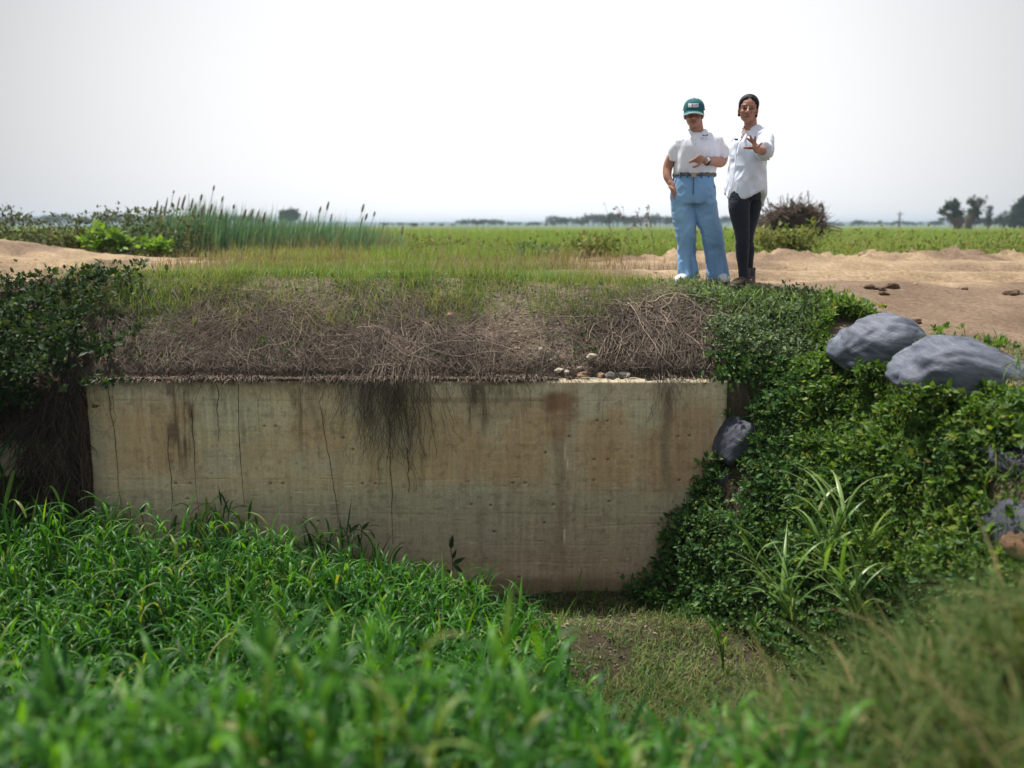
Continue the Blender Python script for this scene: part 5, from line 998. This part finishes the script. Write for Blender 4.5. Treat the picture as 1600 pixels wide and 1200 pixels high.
# jeans
M_denim = cloth('light_denim', (1, 1, 1), .85, 260, .15, 5, .10, True); B = Body()
B.tube([A1(1085, 274), A1(1084, 290), A1(1083, 306), A1(1083, 318)], [(.164, .118), (.174, .126), (.180, .130), (.176, .122)], n=20, seg=36, round_=False)
B.tube([A1(1067, 305), A1(1068, 330), A1(1072, 366, -.02), A1(1073, 400), A1(1076, 434, -.01)], [(.093, .108), (.092, .100), (.078, .088), (.074, .09), (.086, .108)], n=34, seg=30, round_=False)
B.tube([A1(1099, 305), A1(1102, 330), A1(1112, 366, -.02), A1(1118, 400), A1(1122, 435, .02)], [(.096, .108), (.095, .102), (.086, .092), (.076, .09), (.082, .108)], n=34, seg=30, round_=False)
def jf(V, N):
    W0 = V; V = folds(.020, 10, 10, 7, 8)(V, N); kw = ss(.84, .90, W0[:, 2])[:, None]; V = V * (1 - kw) + W0 * kw; z = V[:, 2]; k = ss(.30, .08, z); V = V + N * (k * .012 * np.sin(np.arctan2(N[:, 1], N[:, 0]) * 5 + V[:, 0] * 20))[:, None]; kn = np.exp(-((z - .42) / .08) ** 2) * .009 * (fbm(V[:, 0] * 6, V[:, 1] * 6, z * 32 + V[:, 0] * 9, 2) - .5); return V + N * kn[:, None]
def jc(V):
    b = np.array([.20, .39, .66]); f = np.exp(-((V[:, 2] - .55) / .22) ** 2) * (V[:, 1] < 0) * .35 + .3 * fbm(V[:, 0] * 8, V[:, 1] * 8, V[:, 2] * 3, 3) - .12; f = f + .25 * ss(.06, .03, V[:, 2]); c = b * (1 + .25 * f[:, None]) + np.array([.10, .09, .05]) * f[:, None]
    sm = np.exp(-(np.abs(V[:, 2] - .055) / .004) ** 2)[:, None] * .25; return np.clip(c * (1 - sm), .02, .9)
B.finish('jeans', M_denim, p1, .0065, 3, jf, jc); M_seam = cloth('dark_denim_seam', (.045, .11, .26), .85)
def seam(pts, r=.003, name='seam', mat=None): V, F = tubes(np.array([ease([A1(*p) for p in pts], [r] * len(pts), 14)[0]]), np.full((1, 14), r), 5); mesh(name, V, F, mat or M_seam, p1)
seam([(1084, 279, -.135), (1083.5, 290, -.143), (1083, 304, -.146)], .0045, 'fly'); seam([(1057, 279, -.085), (1054, 288, -.075), (1049.5, 294, -.035)], .003, 'pocket_edge'); seam([(1108, 279, -.09), (1112, 287, -.085), (1117, 292, -.045)], .003, 'pocket_edge')
# belt
bl = empty('belt', (0, 0, 0), None, None); bl.parent = p1; M_belt = cloth('woven_belt', (.17, .145, .125), .8, 500, nvar=90, var=.5); an = np.linspace(0, 2 * np.pi, 48); cb = A1(1085, 273.5); ring = [np.stack([cb[0] + np.cos(an) * .1735, cb[1] + np.sin(an) * .1255, cb[2] + z_ + 0 * an], 1) for z_ in (-.016, -.012, 0, .012, .016)]; ring[0] *= 1; V = np.concatenate(ring); 
sc_ = np.repeat([1.0, 1.03, 1.04, 1.03, 1.0], 48)[:, None]; V[:, :2] = cb[:2] + (V[:, :2] - cb[:2]) * sc_; i = np.arange(4 * 48).reshape(-1, 48)[:, :-1].ravel(); mesh('strap', V, np.stack([i, i + 1, i + 49, i + 48], 1), M_belt, bl)
V, F = box(-.021, .021, -.005, .005, -.018, .018); mesh('buckle', V + A1(1084, 273.5, -.134), F, simple('dull_brass', (.40, .33, .25), .4, .5, metal=.6), bl, False)
for x_, y_ in ((1063, -.100), (1074, -.127), (1096, -.127), (1107, -.105)): V, F = box(-.006, .006, -.004, .004, -.023, .023); mesh('belt_loop', V + A1(x_, 273.5, y_), F, M_seam, bl, False)
# sneakers
def shoe(par, hx, toe, col_up, col_sole, name, w=.046, hgt=.062, L_=.27, z0=0.0, laces=True, ankle=False):
    h = np.array([hx[0], hx[1], 0]); d = unit(np.array([toe[0] - hx[0], toe[1] - hx[1], 0.])[None])[0]; sd_ = (-d[1], d[0], 0); q = lambda t, z: h + d * t * L_ + np.array([0, 0, z + z0])
    sh = empty(name, (0, 0, 0), None, None); sh.parent = par; B = Body(); B.tube([q(.06, .045), q(.25, .048), q(.5, .046), q(.78, .036), q(.94, .030)], [(.036, .036), (.038, .040), (w * .92, .034), (w, .026), (w * .72, .020)], side=sd_, n=18); B.tube([q(.14, .04), q(.13, .08 + .03 * ankle), q(.13, .095 + .05 * ankle)], [(.038, .046), (.036, .044), (.037, .043)], side=sd_, n=10, round_=False)
    B.tube([q(.25, .075), q(.45, .068)], [.020, .016], n=6); B.finish('upper', col_up, sh, .005, 2)
    B = Body(); B.tube([q(.02, .016), q(.3, .015), q(.55, .015), q(.8, .015), q(1.0, .02)], [(.037, .015), (.037, .014), (w, .014), (w + .003, .014), (w * .6, .012)], side=sd_, n=18); B.finish('sole', col_sole, sh, .005, 1)
    if laces:
        lc = []
        for i in range(4): c = q(.32 + .10 * i, .088 - .010 * i); s_ = np.array(sd_); lc.append([c - s_ * .024 - [0, 0, .012], c - s_ * .01, c + s_ * .01, c + s_ * .024 - [0, 0, .012]])
        V, F = tubes(np.array(lc), np.full((4, 4), .0028), 5); mesh('laces', V, F, col_sole, sh)
M_can = simple('white_canvas', (.66, .68, .72), .7, .3, 12, .08); M_rub = simple('white_rubber', (.62, .63, .66), .5, .4, 12, .1)
g1 = lambda a, b, dy: A1(a, b, dy)[:2]
shoe(p1, g1(1078, 436, .04), g1(1058, 438, -.16), M_can, M_rub, 'sneaker'); shoe(p1, g1(1124, 437, .06), g1(1133, 441, -.18), M_can, M_rub, 'sneaker')

# ---- person in white shirt and black leggings, left arm stretched out
Y2 = solveY(1163, 448); b2 = at(1163, 448, Y2); off2 = float(H(b2[0], Y2)) + .006 - b2[2]; b2[2] += off2
p2 = empty('person', tuple(b2), 'dark-haired person in loose white shirt and black leggings holding out an open hand', 'person')
def A2(px, py, dy=0): q = at(px, py, Y2 + dy) - b2; q[2] += off2; return q
HC2 = A2(1169, 172, -.02); HM2 = rot(-16, 3, 5); s2 = .92; SK2 = (.40, .205, .15); SD = (.64, -.77, 0)     # across the shoulders
B = Body(); head(B, HC2, HM2, s2)
B.tube([A2(1174, 212, .02), A2(1173, 197, .02), A2(1172, 184, .03)], [(.060, .055), (.048, .050), (.048, .052)])
B.tube([A2(1170, 265), A2(1173, 235), A2(1176, 212)], [(.12, .085), (.125, .09), (.10, .06)], side=SD, n=14)
sh_, el_, wr_, kn_ = A2(1187, 214, -.08), A2(1196, 236, -.27), A2(1186, 234, -.46), A2(1178, 233, -.52)
B.tube([sh_, el_, wr_], [.042, .037, .026]); 
hand(B, wr_, A2(1179, 229.5, -.53), [[(-.95, -.3, .6)] * 3, [(-.55, -.3, .9)] * 3, [(-.12, -.3, 1)] * 3, [(.7, -.3, .85)] * 3], (0, -1, .25), 1.12, [(-.8, -.3, -.25), (-1, -.2, -.05), (-1, -.1, .02)])
B.tube([A2(1168, 214, .14), A2(1160, 245, .17), A2(1158, 275, .10)], [.042, .036, .028]); hand(B, A2(1158, 275, .10), A2(1156, 287, .08), [[(-.1, -.1, -1)] * 3] * 4, (0, -1, 0), .95, [(-.3, -.5, -.8)] * 3)
for a, b, dy in ((1161, 432, 0), (1170, 430, .10)): B.tube([A2(1168, 262, dy * .5), A2(a, 310, dy * .7), A2(a, 370, dy), A2(a, 418, dy), A2(a, b + 2, dy)], [.06, .06, .04, .031, .031], n=20)
B.finish('body', M_skin, p2, .0042, 2, None, lambda V: head_cols(V, HC2, HM2, s2, SK2)); eyes(HC2, HM2, s2, p2)
f2 = lambda p: HC2 + s2 * (HM2 @ np.array(p, float))
B = Body(); B.ell(f2((0, .025, .047)), (.0775, .088, .079), HM2); B.ell(f2((0, .058, -.01)), (.066, .052, .070), HM2); B.ell(f2((0, .13, .0)), (.035, .035, .04), HM2)
for q in (-1, 1): B.tube([f2((q * .02, -.055, .100)), f2((q * .060, -.034, .066)), f2((q * .074, .0, .018)), f2((q * .070, .03, -.045))], [.007, .008, .007, .010], n=14, seg=12)
B.finish('hair', cloth('black_hair', (.010, .008, .009), .6, 300, 0), p2, .004, 3, folds(.0015, 60, 60, 12))
M_shirt = cloth('white_poplin', (.74, .80, .95), .75, 260, .1); B = Body()
ctr = A2(1168, 300); fx, fy = -.77, -.64
def hemf(V):
    d = V - np.array([ctr[0], ctr[1], 0]); a = (d[..., 0] * fx + d[..., 1] * fy) / (np.hypot(d[..., 0], d[..., 1]) + 1e-6); k = ss(.95, .72, V[..., 2]); V = V.copy(); V[..., 2] += k * (.045 - .085 * np.abs(a) ** 1.5 - .045 * np.maximum(-a, 0)); V[..., 0] += k * np.maximum(-a, 0) * .035; return V
B.tube([A2(1163, 305), A2(1164, 288), A2(1167, 268), A2(1169, 248), A2(1171, 230), A2(1176, 216), A2(1177, 207)], [(.150, .132), (.150, .132), (.142, .124), (.138, .120), (.150, .122), (.142, .100), (.09, .068)], side=SD, n=34, seg=40, round_=False, fn=hemf)
B.tube([A2(1180, 213, -.04), sh_ + [0.01, 0, 0], el_ + [.008, .05, .0], A2(1195, 234, -.36)], [(.058, .056), (.062, .064), (.060, .064), (.052, .054)], n=22, round_=False)
B.tube([A2(1171, 215, .08), A2(1164, 240, .14), A2(1160, 262, .14)], [(.055, .055), (.055, .055), (.05, .05)], n=16)
B.finish('shirt', M_shirt, p2, .006, 3, folds(.026, 13, 13, 5, 11))
B = Body(); B.tube([A2(1195.5, 234, -.335), A2(1193, 233.5, -.385)], [(.058, .060), (.056, .058)], n=5, round_=False); B.tube([A2(1200, 243, -.33), A2(1201, 249, -.32)], [(.010, .014), (.006, .008)], n=5); B.finish('rolled_cuff', M_shirt, p2, .0045, 2, folds(.006, 30, 30, 30))
collar(p2, A2(1174, 203, .01), .058, .056, .030, M_shirt, -48, .45, .045, -4)
# open front edge and breast pocket
def torso_pt(px, py, dy): return A2(px, py, dy)
V, F = tubes(np.array([ease([A2(1163, 207, -.095), A2(1158, 217, -.125), A2(1152, 227, -.115), A2(1150, 250, -.10), A2(1146, 280, -.11), A2(1141, 303, -.115)], [.01] * 6, 24)[0]]), np.full((1, 24), .0035), 5); mesh('placket', V, F, M_shirt, p2)
B = Body(); B.tube([A2(1164, 204, -.075), A2(1160, 213, -.112), A2(1157, 220, -.122)], [(.014, .006), (.010, .005), (.004, .003)], side=(.7, -.3, 0), n=10); V = np.concatenate(B.V); mesh('open_neckline', V, B.F, cloth('neck_shade', (.30, .16, .12), .7), p2)
V, F = box(-.012, .012, -.005, .005, -.007, .007); mesh('emblem', V + A2(1150.5, 218, -.118), F, M_navy, p2, False)
# leggings
B = Body(); B.tube([A2(1164, 285), A2(1164, 300), A2(1165, 314)], [(.12, .105), (.125, .118), (.118, .112)], side=SD, n=12, round_=False)
B.tube([A2(1157, 303, -.03), A2(1155, 325, -.05), A2(1158, 350, -.05), A2(1160, 371, -.06), A2(1160, 395, -.03), A2(1161, 418, -.01), A2(1162, 434, 0)], [(.090, .098), (.080, .088), (.064, .070), (.053, .058), (.050, .056), (.037, .042), (.037, .040)], n=36)
B.tube([A2(1173, 303, .05), A2(1174, 325, .05), A2(1170, 350, .06), A2(1167, 371, .05), A2(1169, 395, .09), A2(1169, 418, .10), A2(1171, 432, .10)], [(.080, .095), (.074, .086), (.060, .068), (.050, .056), (.049, .054), (.036, .040), (.036, .040)], n=36)
B.finish('leggings', cloth('black_jersey', (.020, .024, .042), .8, 300, .1), p2, .006, 3, folds(.005, 12, 12, 22, 5))
M_bup = simple('brown_suede', (.085, .06, .05), .85, .2, 20, .2); M_bso = simple('grey_rubber', (.14, .12, .11), .8, .2, 20, .2)
g2 = lambda a, b, dy: A2(a, b, dy)[:2]
shoe(p2, g2(1168, 444, .06), g2(1147, 446, -.13), M_bup, M_bso, 'ankle_boot', .045, ankle=True); shoe(p2, g2(1173, 441, .16), g2(1170, 444, -.05), M_bup, M_bso, 'ankle_boot', .045, ankle=True)
